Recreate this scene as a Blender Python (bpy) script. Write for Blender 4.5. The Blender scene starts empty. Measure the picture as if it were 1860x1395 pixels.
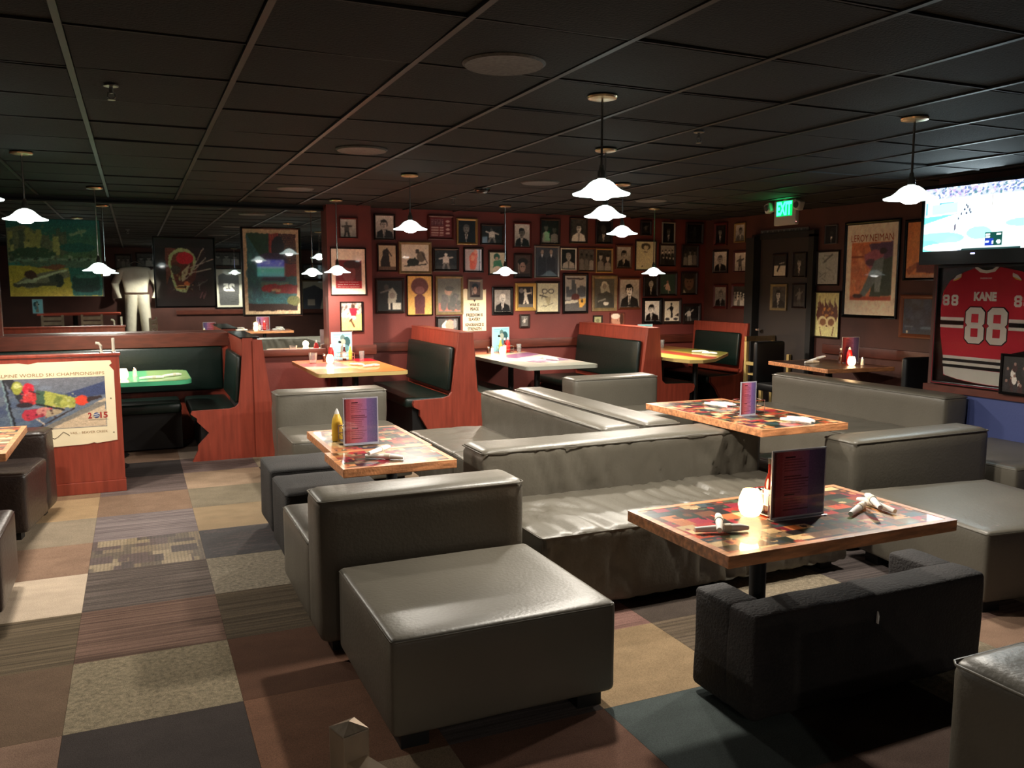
import bpy, bmesh, math, random
import numpy as np
from mathutils import Vector, Matrix, noise
PI = math.pi
random.seed(7); rng = np.random.default_rng(11)
scene = bpy.context.scene

# ------------------------------------------------------------------ camera
F = 1530.0; H = 1.57
yaw = math.atan2(682, F); pit = math.atan(180 / F)
fwd = Vector((math.sin(yaw) * math.cos(pit), math.cos(yaw) * math.cos(pit), -math.sin(pit)))
rgt = Vector((math.cos(yaw), -math.sin(yaw), 0)); upv = rgt.cross(fwd)
cam = bpy.data.cameras.new('camera'); camo = bpy.data.objects.new('camera', cam)
scene.collection.objects.link(camo)
camo.matrix_world = Matrix(((rgt.x, upv.x, -fwd.x, 0), (rgt.y, upv.y, -fwd.y, 0), (rgt.z, upv.z, -fwd.z, H), (0, 0, 0, 1)))
cam.sensor_fit = 'HORIZONTAL'; cam.sensor_width = 36; cam.lens = 36 * F / 1860; cam.clip_start = 0.05
scene.camera = camo
# ------------------------------------------------------------------ world, exposure
w = bpy.data.worlds.new('world'); scene.world = w; w.use_nodes = True
w.node_tree.nodes['Background'].inputs[0].default_value = (0.05, 0.05, 0.05, 1)
w.node_tree.nodes['Background'].inputs[1].default_value = 0.05
scene.view_settings.view_transform = 'Standard'; scene.view_settings.look = 'None'
scene.view_settings.gamma = 1; scene.view_settings.exposure = 0.9; scene.view_settings.use_curve_mapping = False
scene.cycles.max_bounces = 8; scene.cycles.diffuse_bounces = 4
LAMP = 62.0       # watts of each pendant bulb
CANDLE = 1.1
COL_LAMP = (1.0, 0.92, 0.80)
COL_BOOTH = (1.0, 0.85, 0.70)

# ------------------------------------------------------------------ helpers
def lin(c):
    return tuple(((x / 12.92) if x <= 0.04045 else ((x + 0.055) / 1.055) ** 2.4) for x in c[:3])
def S(*c):
    return lin([x / 255 for x in c]) + (1,)
MATS = {}
def mat(name, col, rough=0.5, metal=0.0, spec=0.5, coat=0.0, coatr=0.05, emit=None, es=0, bump=None, var=None, alpha=1, trans=0, ior=1.45):
    """col linear rgba; bump=(scale,strength,stretch) ; var=(scale,amount,stretch)"""
    m = bpy.data.materials.new(name); m.use_nodes = True; nt = m.node_tree
    b = nt.nodes['Principled BSDF']
    b.inputs['Base Color'].default_value = col; b.inputs['Roughness'].default_value = rough
    b.inputs['Metallic'].default_value = metal; b.inputs['Specular IOR Level'].default_value = spec
    b.inputs['Coat Weight'].default_value = coat; b.inputs['Coat Roughness'].default_value = coatr
    b.inputs['Transmission Weight'].default_value = trans; b.inputs['IOR'].default_value = ior
    if emit: b.inputs['Emission Color'].default_value = emit; b.inputs['Emission Strength'].default_value = es
    if bump or var:
        tc = nt.nodes.new('ShaderNodeTexCoord')
        def ns(scale, st, det=4):
            mp = nt.nodes.new('ShaderNodeMapping'); mp.inputs['Scale'].default_value = st
            nt.links.new(tc.outputs['Object'], mp.inputs[0])
            n = nt.nodes.new('ShaderNodeTexNoise'); n.inputs['Scale'].default_value = scale; n.inputs['Detail'].default_value = det
            nt.links.new(mp.outputs[0], n.inputs[0]); return n
        if bump:
            n = ns(bump[0], bump[2] if len(bump) > 2 else (1, 1, 1))
            bp = nt.nodes.new('ShaderNodeBump'); bp.inputs['Strength'].default_value = bump[1]; bp.inputs['Distance'].default_value = 0.02
            nt.links.new(n.outputs[0], bp.inputs['Height']); nt.links.new(bp.outputs[0], b.inputs['Normal'])
        if var:
            n = ns(var[0], var[2] if len(var) > 2 else (1, 1, 1), 6)
            mx = nt.nodes.new('ShaderNodeMixRGB'); mx.blend_type = 'MIX'
            cr = nt.nodes.new('ShaderNodeMapRange'); cr.inputs[1].default_value = 0.35; cr.inputs[2].default_value = 0.65
            nt.links.new(n.outputs[0], cr.inputs[0]); nt.links.new(cr.outputs[0], mx.inputs[0])
            a = var[1]
            mx.inputs[1].default_value = tuple(x * (1 - a) for x in col[:3]) + (1,)
            mx.inputs[2].default_value = tuple(min(1, x * (1 + a)) for x in col[:3]) + (1,)
            nt.links.new(mx.outputs[0], b.inputs['Base Color'])
    MATS[name] = m; return m
def vmat(name, rough=0.5, coat=0.0, es=0.0):
    """print material: flat ink colours stored on the mesh"""
    m = bpy.data.materials.new(name); m.use_nodes = True; nt = m.node_tree; b = nt.nodes['Principled BSDF']
    a = nt.nodes.new('ShaderNodeVertexColor'); a.layer_name = 'Col'
    nt.links.new(a.outputs[0], b.inputs['Base Color']); b.inputs['Roughness'].default_value = rough
    b.inputs['Coat Weight'].default_value = coat; b.inputs['Coat Roughness'].default_value = 0.03
    if es: nt.links.new(a.outputs[0], b.inputs['Emission Color']); b.inputs['Emission Strength'].default_value = es
    MATS[name] = m; return m

def link(o): scene.collection.objects.link(o)
def tag(o, label=None, cat=None, group=None, kind=None):
    if label: o['label'] = label
    if cat: o['category'] = cat
    if group: o['group'] = group
    if kind: o['kind'] = kind
    return o
def thing(name, label, cat, loc=(0, 0, 0), rz=0, group=None):
    o = bpy.data.objects.new(name, None); o.empty_display_size = 0.1; link(o)
    o.location = loc; o.rotation_euler = (0, 0, rz)
    return tag(o, label, cat, group)

LAST = [None]
class MB:
    def __init__(s): s.v = []; s.f = []
    def add(s, v, f):
        n = len(s.v); s.v += [tuple(p) for p in v]; s.f += [tuple(i + n for i in q) for q in f]; return s
    def box(s, x0, x1, y0, y1, z0, z1):
        return s.add([(x0, y0, z0), (x1, y0, z0), (x1, y1, z0), (x0, y1, z0), (x0, y0, z1), (x1, y0, z1), (x1, y1, z1), (x0, y1, z1)],
                     [(0, 3, 2, 1), (4, 5, 6, 7), (0, 1, 5, 4), (1, 2, 6, 5), (2, 3, 7, 6), (3, 0, 4, 7)])
    def rbox(s, x0, x1, y0, y1, z0, z1, r=0.02, step=None, disp=None):
        """box with rounded edges; optional surface displacement disp(x,y,z,nx,ny,nz)->distance"""
        def ax(a, b):
            L = b - a; rr = min(r, L / 2 * .98)
            e = [a, a + rr * .3, a + rr]; g = [b - rr, b - rr * .3, b]
            m = []
            if step:
                n = max(1, int((L - 2 * rr) / step)); m = [a + rr + (L - 2 * rr) * i / n for i in range(1, n)]
            return e + m + g
        X, Y, Z = ax(x0, x1), ax(y0, y1), ax(z0, z1); idx = {}; V = []; Fc = []
        rx, ry, rzz = (min(r, (x1 - x0) / 2 * .98), min(r, (y1 - y0) / 2 * .98), min(r, (z1 - z0) / 2 * .98)); rr = min(rx, ry, rzz)
        def vid(x, y, z):
            k = (round(x, 5), round(y, 5), round(z, 5))
            if k in idx: return idx[k]
            q = (min(max(x, x0 + rr), x1 - rr), min(max(y, y0 + rr), y1 - rr), min(max(z, z0 + rr), z1 - rr))
            d = (x - q[0], y - q[1], z - q[2]); L = math.sqrt(d[0] ** 2 + d[1] ** 2 + d[2] ** 2) or 1
            n = (d[0] / L, d[1] / L, d[2] / L)
            p = [q[i] + n[i] * rr for i in range(3)]
            if disp:
                a = disp(p[0], p[1], p[2], *n); p = [p[i] + n[i] * a for i in range(3)]
            idx[k] = len(V); V.append(tuple(p)); return idx[k]
        def face(A, B, mk, flip):
            for i in range(len(A) - 1):
                for j in range(len(B) - 1):
                    q = [vid(*mk(A[i], B[j])), vid(*mk(A[i + 1], B[j])), vid(*mk(A[i + 1], B[j + 1])), vid(*mk(A[i], B[j + 1]))]
                    Fc.append(q[::-1] if flip else q)
        face(X, Y, lambda a, b: (a, b, z0), True); face(X, Y, lambda a, b: (a, b, z1), False)
        face(X, Z, lambda a, b: (a, y0, b), False); face(X, Z, lambda a, b: (a, y1, b), True)
        face(Y, Z, lambda a, b: (x0, a, b), True); face(Y, Z, lambda a, b: (x1, a, b), False)
        return s.add(V, Fc)
    def tube(s, pts, r, seg=6, closed=False):
        pts = [Vector(p) for p in pts]; n = len(pts); V = []; Fc = []
        for i, p in enumerate(pts):
            a = pts[i - 1] if (i > 0 or closed) else p; b = pts[(i + 1) % n] if (i < n - 1 or closed) else p
            t = (b - a).normalized(); u = t.cross(Vector((0, 0, 1)))
            if u.length < 1e-3: u = t.cross(Vector((0, 1, 0)))
            u.normalize(); v = t.cross(u)
            rr = r[i] if isinstance(r, (list, tuple)) else r
            for k in range(seg):
                a_ = 2 * PI * k / seg; V.append(tuple(p + u * math.cos(a_) * rr + v * math.sin(a_) * rr))
        m = n if closed else n - 1
        for i in range(m):
            for k in range(seg):
                a0 = i * seg + k; a1 = i * seg + (k + 1) % seg; b0 = ((i + 1) % n) * seg + k; b1 = ((i + 1) % n) * seg + (k + 1) % seg
                Fc.append((a0, a1, b1, b0))
        if not closed: Fc.append(tuple(range(seg))[::-1]); Fc.append(tuple((n - 1) * seg + k for k in range(seg)))
        return s.add(V, Fc)
    def lathe(s, prof, cx=0, cy=0, cz=0, seg=24):
        V = []; Fc = []; n = len(prof)
        for (r, z) in prof:
            for k in range(seg):
                a = 2 * PI * k / seg; V.append((cx + max(r, 1e-4) * math.cos(a), cy + max(r, 1e-4) * math.sin(a), cz + z))
        for i in range(n - 1):
            for k in range(seg):
                Fc.append((i * seg + k, i * seg + (k + 1) % seg, (i + 1) * seg + (k + 1) % seg, (i + 1) * seg + k))
        Fc.append(tuple(range(seg))[::-1]); Fc.append(tuple((n - 1) * seg + k for k in range(seg)))
        return s.add(V, Fc)
    def prism(s, poly, a, b, plane='xz'):
        """extrude polygon (2-D) between a and b along the remaining axis"""
        n = len(poly)
        mk = {'xz': lambda p, t: (p[0], t, p[1]), 'xy': lambda p, t: (p[0], p[1], t), 'yz': lambda p, t: (t, p[0], p[1])}[plane]
        V = [mk(p, a) for p in poly] + [mk(p, b) for p in poly]
        Fc = [tuple(range(n)), tuple(range(2 * n - 1, n - 1, -1))] + [(i, (i + 1) % n, n + (i + 1) % n, n + i) for i in range(n)]
        return s.add(V, Fc)
    def xf(s, M):
        s.v = [tuple(M @ Vector(p)) for p in s.v]; return s
    def build(s, name, m, parent=None, smooth=40, fix=True, bevel=0):
        me = bpy.data.meshes.new(name); me.from_pydata(s.v, [], s.f)
        if fix or bevel:
            bm = bmesh.new(); bm.from_mesh(me)
            if bevel:
                bmesh.ops.bevel(bm, geom=[e for e in bm.edges if len(e.link_faces) == 2 and e.calc_face_angle(0) > 0.6], offset=bevel, segments=2, affect='EDGES', profile=0.6)
            bmesh.ops.recalc_face_normals(bm, faces=bm.faces); bm.to_mesh(me); bm.free()
        if smooth:
            me.shade_smooth(); me.set_sharp_from_angle(angle=math.radians(smooth))
        o = bpy.data.objects.new(name, me); me.materials.append(MATS[m] if isinstance(m, str) else m); link(o)
        if parent: o.parent = parent
        LAST[0] = o
        return o
def copy_tree(o, parent=None):
    c = o.copy(); link(c)
    if parent: c.parent = parent
    for ch in list(o.children): copy_tree(ch, c)
    return c
def struct(o): o['kind'] = 'structure'; return o

def text(s, size, m, parent, loc, name='lettering', width=None, height=None, ry=0, align='CENTER', shear=0, bold=0.0):
    """flat lettering in the local XZ plane facing -Y; baseline centre at loc"""
    cu = bpy.data.curves.new(name, 'FONT'); cu.body = s; cu.size = size; cu.align_x = align; cu.align_y = 'CENTER'; cu.shear = shear
    cu.offset = bold; cu.resolution_u = 2; cu.extrude = 0.0
    t = bpy.data.objects.new('tmp', cu); link(t)
    bpy.context.view_layer.update()
    me = bpy.data.meshes.new_from_object(t.evaluated_get(bpy.context.evaluated_depsgraph_get()))
    bpy.data.objects.remove(t)
    V = [v.co.copy() for v in me.vertices]
    xs = [v.x for v in V]; ys = [v.y for v in V]; cx = (min(xs) + max(xs)) / 2; cy = (min(ys) + max(ys)) / 2
    sx = width / (max(xs) - min(xs)) if width else 1; sy = height / (max(ys) - min(ys)) if height else sx
    for v in me.vertices:
        v.co = Vector(((v.co.x - cx) * sx, 0, (v.co.y - cy) * sy))
    me.materials.clear(); me.materials.append(MATS[m]); me.name = name
    o = bpy.data.objects.new(name, me); link(o); o.parent = parent; o.location = loc; o.rotation_euler = (0, ry, 0)
    return o

# ------------------------------------------------------------------ ink canvases
class Cv:
    def __init__(s, nx, ny, c=(0, 0, 0)):
        s.nx, s.ny = nx, ny; s.a = np.ones((ny, nx, 3)) * np.array(c, float)
        s.U, s.V = np.meshgrid(np.linspace(0, 1, nx), np.linspace(0, 1, ny))
    def put(s, m, c, al=1.0):
        c = np.array(c if hasattr(c, '__len__') else (c, c, c), float); s.a[m] = s.a[m] * (1 - al) + c * al
    def rect(s, u0, v0, u1, v1, c, al=1): s.put((s.U >= u0) & (s.U <= u1) & (s.V >= v0) & (s.V <= v1), c, al)
    def ell(s, cx, cy, rx, ry, c, al=1): s.put(((s.U - cx) / rx) ** 2 + ((s.V - cy) / ry) ** 2 <= 1, c, al)
    def poly(s, pts, c, al=1):
        m = np.zeros(s.U.shape, bool); n = len(pts)
        for i in range(n):
            x0, y0 = pts[i]; x1, y1 = pts[(i + 1) % n]
            if y0 == y1: continue
            k = ((y0 > s.V) != (y1 > s.V)) & (s.U < (x1 - x0) * (s.V - y0) / (y1 - y0) + x0); m ^= k
        s.put(m, c, al)
    def line(s, p, q, wd, c, al=1):
        dx, dy = q[0] - p[0], q[1] - p[1]; L = dx * dx + dy * dy + 1e-9
        t = np.clip(((s.U - p[0]) * dx + (s.V - p[1]) * dy) / L, 0, 1)
        d = np.hypot(s.U - p[0] - t * dx, s.V - p[1] - t * dy); s.put(d < wd, c, al)
    def grad(s, a, b, v0=0, v1=1, ax='v'):
        T = s.V if ax == 'v' else s.U; t = np.clip((T - v0) / (v1 - v0), 0, 1)[..., None]
        m = (T >= v0) & (T <= v1); g = np.array(a) * (1 - t) + np.array(b) * t; s.a[m] = g[m]
    def field(s, n):
        g_ = rng.normal(0, 1, (n + 3, n + 3)); yy = np.linspace(0, n, s.ny); xx = np.linspace(0, n, s.nx); y0 = yy.astype(int); x0 = xx.astype(int); fy = (yy - y0)[:, None]; fx = (xx - x0)[None, :]
        a = g_[np.ix_(y0, x0)]; b = g_[np.ix_(y0, x0 + 1)]; c = g_[np.ix_(y0 + 1, x0)]; d = g_[np.ix_(y0 + 1, x0 + 1)]
        return (a * (1 - fx) + b * fx) * (1 - fy) + (c * (1 - fx) + d * fx) * fy
    def brush(s, amp=.02, n=9, tone=.05, mix=True):
        """painterly unevenness of the drawing itself: wobbling outlines and uneven ink"""
        iy = np.clip(((s.V + s.field(n) * amp) * (s.ny - 1)).round(), 0, s.ny - 1).astype(int); ix = np.clip(((s.U + s.field(n) * amp) * (s.nx - 1)).round(), 0, s.nx - 1).astype(int)
        s.a = s.a[iy, ix]
        if mix:
            p = np.pad(s.a, ((1, 1), (1, 1), (0, 0)), 'edge'); s.a = (p[1:-1, 1:-1] * 2 + p[:-2, 1:-1] + p[2:, 1:-1] + p[1:-1, :-2] + p[1:-1, 2:]) / 6
        for k in (n * 2, n * 4): s.a = s.a * (1 + s.field(k)[..., None] * tone)
    def grain(s, amp, k=1):
        n = rng.normal(0, amp, (s.ny // k + 1, s.nx // k + 1, 1)); n = np.repeat(np.repeat(n, k, 0), k, 1)[:s.ny, :s.nx]; s.a += n
    def blobs(s, n, cols, r0, r1, box=(0, 0, 1, 1), asp=1, al=1):
        for _ in range(n):
            x = rng.uniform(box[0], box[2]); y = rng.uniform(box[1], box[3]); r = rng.uniform(r0, r1)
            s.ell(x, y, r, r * rng.uniform(.5, 1.5) * asp, cols[rng.integers(len(cols))], al)
def print_mesh(name, cv, w, h, m, parent, loc=(0, 0, 0), flat=False):
    """grid of inked points, w by h metres, centre at loc; upright facing -Y, or flat facing +Z"""
    nx, ny = cv.nx, cv.ny
    a = np.clip(cv.a, 0, 1); a = np.where(a <= .04045, a / 12.92, ((a + .055) / 1.055) ** 2.4)
    xs = np.linspace(-w / 2, w / 2, nx); zs = np.linspace(h / 2, -h / 2, ny); X, Z = np.meshgrid(xs, zs)
    co = np.zeros((ny * nx, 3)); co[:, 0] = X.ravel() + loc[0]
    if flat: co[:, 1] = Z.ravel() + loc[1]; co[:, 2] = loc[2]
    else: co[:, 1] = loc[1]; co[:, 2] = Z.ravel() + loc[2]
    i = np.arange((ny - 1) * (nx - 1)); r = i // (nx - 1); c = i % (nx - 1); v = r * nx + c
    f = np.stack([v + nx, v + nx + 1, v + 1, v], 1)
    me = bpy.data.meshes.new(name); me.vertices.add(len(co)); me.vertices.foreach_set('co', co.ravel())
    me.loops.add(f.size); me.loops.foreach_set('vertex_index', f.ravel())
    me.polygons.add(len(f)); me.polygons.foreach_set('loop_start', np.arange(0, f.size, 4)); me.update()
    at = me.color_attributes.new('Col', 'FLOAT_COLOR', 'POINT')
    d = np.ones((ny * nx, 4)); d[:, :3] = a.reshape(-1, 3); at.data.foreach_set('color', d.ravel())
    me.materials.append(MATS[m]); o = bpy.data.objects.new(name, me); link(o)
    if parent: o.parent = parent
    return o

# ------------------------------------------------------------------ materials
mat('wall_red', S(106, 48, 42), .55, bump=(60, .05), var=(3, .12))
mat('wall_dark', S(80, 46, 38), .6, bump=(60, .05), var=(3, .15))
mat('wall_blue', S(62, 72, 120), .6, bump=(60, .05))
mat('wall_black', S(30, 30, 30), .7)
mat('trim_wood', S(84, 38, 26), .45, var=(6, .2, (1, 1, 6)))
mat('ceil_tile', S(13, 17, 15), .85, bump=(90, .25), var=(2, .2))
mat('ceil_bar', S(26, 26, 25), .5)
mat('floor_base', S(40, 32, 28), .9)
mat('mirror', (.80, .86, .84, 1), .015, metal=1)
mat('leather', S(92, 87, 77), .40, spec=.55, bump=(70, .08), var=(2.5, .06))
mat('leather_dark', S(62, 60, 56), .4, spec=.6, bump=(55, .15), var=(3, .12))
mat('leather_brown', S(46, 36, 32), .34, spec=.6, bump=(50, .2), var=(3, .2))
mat('fabric_black', S(38, 36, 35), .75, bump=(120, .3), var=(6, .2))
mat('fabric_worn', S(34, 30, 29), .8, bump=(90, .4), var=(8, .25))
mat('door_dark', S(50, 44, 42), .5)
mat('vinyl_green', S(12, 28, 23), .35, spec=.6, bump=(40, .08))
mat('wood_red', S(138, 58, 42), .38, spec=.5, coat=.25, coatr=.25, bump=(30, .05, (12, 1, 1)), var=(5, .16, (6, 6, .6)))
mat('wood_oak', S(205, 138, 92), .38, coat=.3, coatr=.2, bump=(40, .15, (2, 12, 2)), var=(8, .35, (1, 6, 6)))
mat('wood_pale', S(190, 165, 105), .4, coat=.3)
mat('edge_grey', S(150, 150, 138), .4)
mat('edge_green', S(70, 165, 120), .35, coat=.4)
mat('black', S(16, 16, 16), .5)
mat('black_gloss', S(14, 14, 15), .22)
mat('chrome', (.75, .73, .68, 1), .18, metal=1)
mat('brass', (.55, .42, .24, 1), .3, metal=1, var=(8, .2))
mat('antique', S(186, 166, 142), .34, metal=.6, bump=(40, .05), var=(6, .25))
mat('paper', S(235, 225, 205), .7)
mat('cream', S(232, 215, 180), .7, var=(4, .05))
mat('napkin', S(250, 247, 240), .8)
mat('plastic_red', S(190, 20, 22), .3, spec=.6)
mat('plastic_yellow', S(225, 180, 60), .35)
mat('cap_white', S(240, 238, 230), .4)
mat('sauce', S(70, 14, 8), .15, coat=.6)
mat('bottle_glass', S(60, 26, 14), .08, coat=1)
mat('clear_glass', (.85, .9, .9, 1), .06, trans=.9)
mat('salt_white', S(225, 222, 215), .5)
mat('shade_glass', (.9, .95, .92, 1), .25, emit=(.82, 1.0, .94, 1), es=2.2)
mat('bulb', (1, 1, 1, 1), .3, emit=(1, .98, .92, 1), es=20)
mat('candle_glass', (1, .8, .5, 1), .4, emit=(1, .72, .36, 1), es=2.6)
mat('ink_brown', S(150, 112, 70), .7); mat('ink_dark', S(60, 40, 32), .7); mat('ink_red', S(160, 40, 36), .7)
mat('ink_white', S(232, 228, 220), .7); mat('ink_grey', S(120, 110, 100), .7); mat('ink_orange', S(186, 92, 50), .7)
mat('jersey_red', S(190, 28, 46), .8, bump=(200, .2)); mat('jersey_white', S(225, 218, 205), .8, bump=(200, .2))
mat('jersey_black', S(20, 18, 18), .8); mat('jersey_grey', S(92, 92, 92), .8, bump=(20, .4)); mat('jersey_teal', S(60, 75, 92), .8, bump=(20, .4))
mat('frame_red', S(120, 20, 34), .4)
mat('exit_housing', S(190, 182, 165), .5)
mat('exit_green', (0.02, .9, .25, 1), .5, emit=(.02, 1, .28, 1), es=5)
mat('exit_greenback', (0.0, .25, .06, 1), .5, emit=(.0, .6, .12, 1), es=.8)
mat('uniform', S(235, 226, 205), .85, bump=(12, .6)); mat('belt', S(70, 45, 30), .7)
mat('glass_pane', (1, 1, 1, 1), .02, trans=1, ior=1.15)
mat('speaker', S(72, 70, 66), .6, var=(60, .3))
mat('acrylic', S(190, 190, 200), .08, coat=1, trans=.3)
mat('sprinkler', S(130, 130, 125), .35, metal=.6)
FR = {'dk': mat('frame_dk', S(40, 28, 24), .4), 'mr': mat('frame_mr', S(78, 26, 22), .4), 'gt': mat('frame_gt', S(160, 130, 80), .35, metal=.4),
      'bk': mat('frame_bk', S(16, 14, 14), .25), 'kh': mat('frame_kh', S(130, 112, 78), .5, var=(20, .2)), 'st': mat('frame_st', S(120, 115, 105), .4),
      'sv': mat('frame_sv', S(150, 150, 145), .3, metal=.6), 'wh': mat('frame_wh', S(215, 210, 195), .5), 'br': mat('frame_br', S(88, 48, 28), .4),
      'gd': mat('frame_gd', S(205, 165, 90), .35, metal=.3), 'rd': MATS['wall_red'], 'wd': mat('frame_wd', S(120, 66, 38), .4)}
vmat('print', .4, 0.25); vmat('print_gloss', .25, 1.0); vmat('print_matte', .7, 0.0); vmat('screen', .3, .5, es=1.25)
vmat('table_print', .35, 0.35); vmat('mirror_print', .3, 1.0); MATS['mirror_print'].node_tree.nodes['Principled BSDF'].inputs['Coat IOR'].default_value = 1.9

# carpet material: object colour times a woven streak pattern
def carpet(name, stretch, amt, speck=0.25):
    m = bpy.data.materials.new(name); m.use_nodes = True; nt = m.node_tree; b = nt.nodes['Principled BSDF']
    oi = nt.nodes.new('ShaderNodeObjectInfo'); tc = nt.nodes.new('ShaderNodeTexCoord')
    def ns(st, sc, det):
        mp = nt.nodes.new('ShaderNodeMapping'); mp.inputs['Scale'].default_value = st; nt.links.new(tc.outputs['Object'], mp.inputs[0])
        ad = nt.nodes.new('ShaderNodeVectorMath'); ad.operation = 'ADD'; nt.links.new(mp.outputs[0], ad.inputs[0])
        cb = nt.nodes.new('ShaderNodeCombineXYZ'); nt.links.new(oi.outputs['Random'], cb.inputs[2])
        mu = nt.nodes.new('ShaderNodeVectorMath'); mu.operation = 'SCALE'; mu.inputs[3].default_value = 37; nt.links.new(cb.outputs[0], mu.inputs[0])
        nt.links.new(mu.outputs[0], ad.inputs[1])
        n = nt.nodes.new('ShaderNodeTexNoise'); n.inputs['Scale'].default_value = sc; n.inputs['Detail'].default_value = det; nt.links.new(ad.outputs[0], n.inputs[0]); return n
    n1 = ns(stretch, 6, 5); n2 = ns((1, 1, 1), 260, 2)
    r1 = nt.nodes.new('ShaderNodeMapRange'); r1.inputs[1].default_value = .3; r1.inputs[2].default_value = .7; r1.inputs[3].default_value = 1 - amt; r1.inputs[4].default_value = 1 + amt
    r2 = nt.nodes.new('ShaderNodeMapRange'); r2.inputs[1].default_value = .3; r2.inputs[2].default_value = .7; r2.inputs[3].default_value = 1 - speck; r2.inputs[4].default_value = 1 + speck
    nt.links.new(n1.outputs[0], r1.inputs[0]); nt.links.new(n2.outputs[0], r2.inputs[0])
    mm = nt.nodes.new('ShaderNodeMath'); mm.operation = 'MULTIPLY'; nt.links.new(r1.outputs[0], mm.inputs[0]); nt.links.new(r2.outputs[0], mm.inputs[1])
    v = nt.nodes.new('ShaderNodeVectorMath'); v.operation = 'SCALE'; nt.links.new(oi.outputs['Color'], v.inputs[0]); nt.links.new(mm.outputs[0], v.inputs[3])
    nt.links.new(v.outputs[0], b.inputs['Base Color']); b.inputs['Roughness'].default_value = .95; b.inputs['Specular IOR Level'].default_value = .1
    bp = nt.nodes.new('ShaderNodeBump'); bp.inputs['Strength'].default_value = .5; bp.inputs['Distance'].default_value = .004
    nt.links.new(n2.outputs[0], bp.inputs['Height']); nt.links.new(bp.outputs[0], b.inputs['Normal'])
    MATS[name] = m
carpet('carpet_plain', (1, 1.5, 1), .12); carpet('carpet_stripe', (.25, 10, 1), .45); carpet('carpet_speck', (8, 8, 1), .3, .35)
# ================================================================== ROOM
YM, YB, YC, XR, XJ, CE = 9.4, 9.55, 9.25, 7.15, 6.1, 2.44
X0, YR = -3.6, -3.1
struct(MB().box(X0, XR + .2, YR - .1, YB + .3, -.1, -.012).build('floor', 'floor_base'))
floor = bpy.data.objects['floor']
# carpet tiles, 61 cm grid measured in the photograph
TC = {(-1, -1): ('p', 150, 112, 88), (-1, 0): ('p', 118, 90, 66), (-1, 1): ('s', 104, 86, 62), (-1, 2): ('p', 205, 178, 148), (-1, 3): ('p', 150, 112, 86), (-1, 4): ('p', 150, 130, 104), (-1, 5): ('p', 176, 138, 92), (-1, 6): ('p', 150, 110, 76),
      (0, -1): ('p', 72, 62, 58), (0, 0): ('k', 150, 132, 100), (0, 1): ('s', 116, 84, 68), (0, 2): ('s', 98, 84, 76), (0, 3): ('patch', 0, 0, 0), (0, 4): ('s', 122, 106, 104), (0, 5): ('p', 138, 104, 78), (0, 6): ('s', 110, 90, 84), (0, 7): ('s', 70, 62, 60),
      (1, -1): ('p', 130, 84, 58), (1, 0): ('p', 104, 66, 46), (1, 1): ('s', 92, 76, 56), (1, 2): ('k', 140, 126, 104), (1, 3): ('weave', 0, 0, 0), (1, 4): ('p', 160, 130, 92), (1, 5): ('p', 134, 118, 92), (1, 6): ('p', 170, 136, 104), (1, 7): ('s', 120, 96, 90), (1, 8): ('p', 165, 140, 120),
      (3, -1): ('p', 156, 124, 84), (3, 0): ('s', 140, 96, 84), (3, -2): ('p', 72, 82, 80), (4, -2): ('p', 78, 68, 62), (2, -2): ('p', 120, 80, 62), (3, -3): ('p', 96, 76, 68), (2, -3): ('p', 110, 84, 66), (4, -3): ('p', 140, 110, 96)}
PAL = [('p', 150, 112, 86), ('s', 104, 86, 66), ('s', 92, 80, 76), ('k', 150, 132, 104), ('p', 84, 70, 60), ('s', 118, 84, 70), ('p', 160, 132, 100), ('s', 116, 100, 100)]
tile_me = None
def carpet_tile(i, k):
    global tile_me
    x = -.305 + .61 * i + .305; y = 3.19 + .61 * k + .305
    st = TC.get((i, k)) or PAL[(i * 7 + k * 5 + (i * k) % 3) % len(PAL)]
    if st[0] in ('patch', 'weave'):
        pt = st[0] == 'patch'; cv = Cv(96, 64, (.40, .34, .27) if pt else (.13, .10, .11))
        if pt:
            for _ in range(60):
                u = rng.uniform(-.1, .9); v = rng.integers(0, 9) / 9; wd = rng.uniform(.08, .3); c = [(.58, .50, .38), (.36, .28, .26), (.52, .44, .34), (.30, .24, .22), (.64, .56, .44)][rng.integers(5)]
                cv.rect(u, v, u + wd, v + .11 * rng.integers(1, 3), c)
            for q in range(0, 96, 3): cv.a[:, q] *= .82
        else:
            for _ in range(70):
                u = rng.uniform(0, .9); v = rng.uniform(0, 1); cv.line((u, v), (u + .12, v + rng.uniform(-.04, .04)), .012, (.24, .18, .17))
        cv.grain(.03); cv.a *= .8
        o = print_mesh('carpet_tile', cv, .609, .609, 'print_matte', floor, (x, y, 0.0005), True); return
    if tile_me is None:
        o = MB().box(-.3045, .3045, -.3045, .3045, -.011, 0).build('carpet_tile', 'carpet_plain', floor, smooth=0); tile_me = {'p': o.data}
        for kk, mm in (('s', 'carpet_stripe'), ('k', 'carpet_speck')):
            tile_me[kk] = o.data.copy(); tile_me[kk].materials[0] = MATS[mm]
        o.data = tile_me[st[0]]
    else:
        o = bpy.data.objects.new('carpet_tile', tile_me[st[0]]); link(o); o.parent = floor
    a_ = sum(st[1:]) / 3; cc = [(a_ + (c - a_) * .72) * .90 for c in st[1:]]
    o.location = (x, y, 0); o.color = tuple(lin([c / 255 for c in cc])) + (1,)
for i in range(-3, 12):
    for k in range(-4, 10): carpet_tile(i, k)

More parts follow.
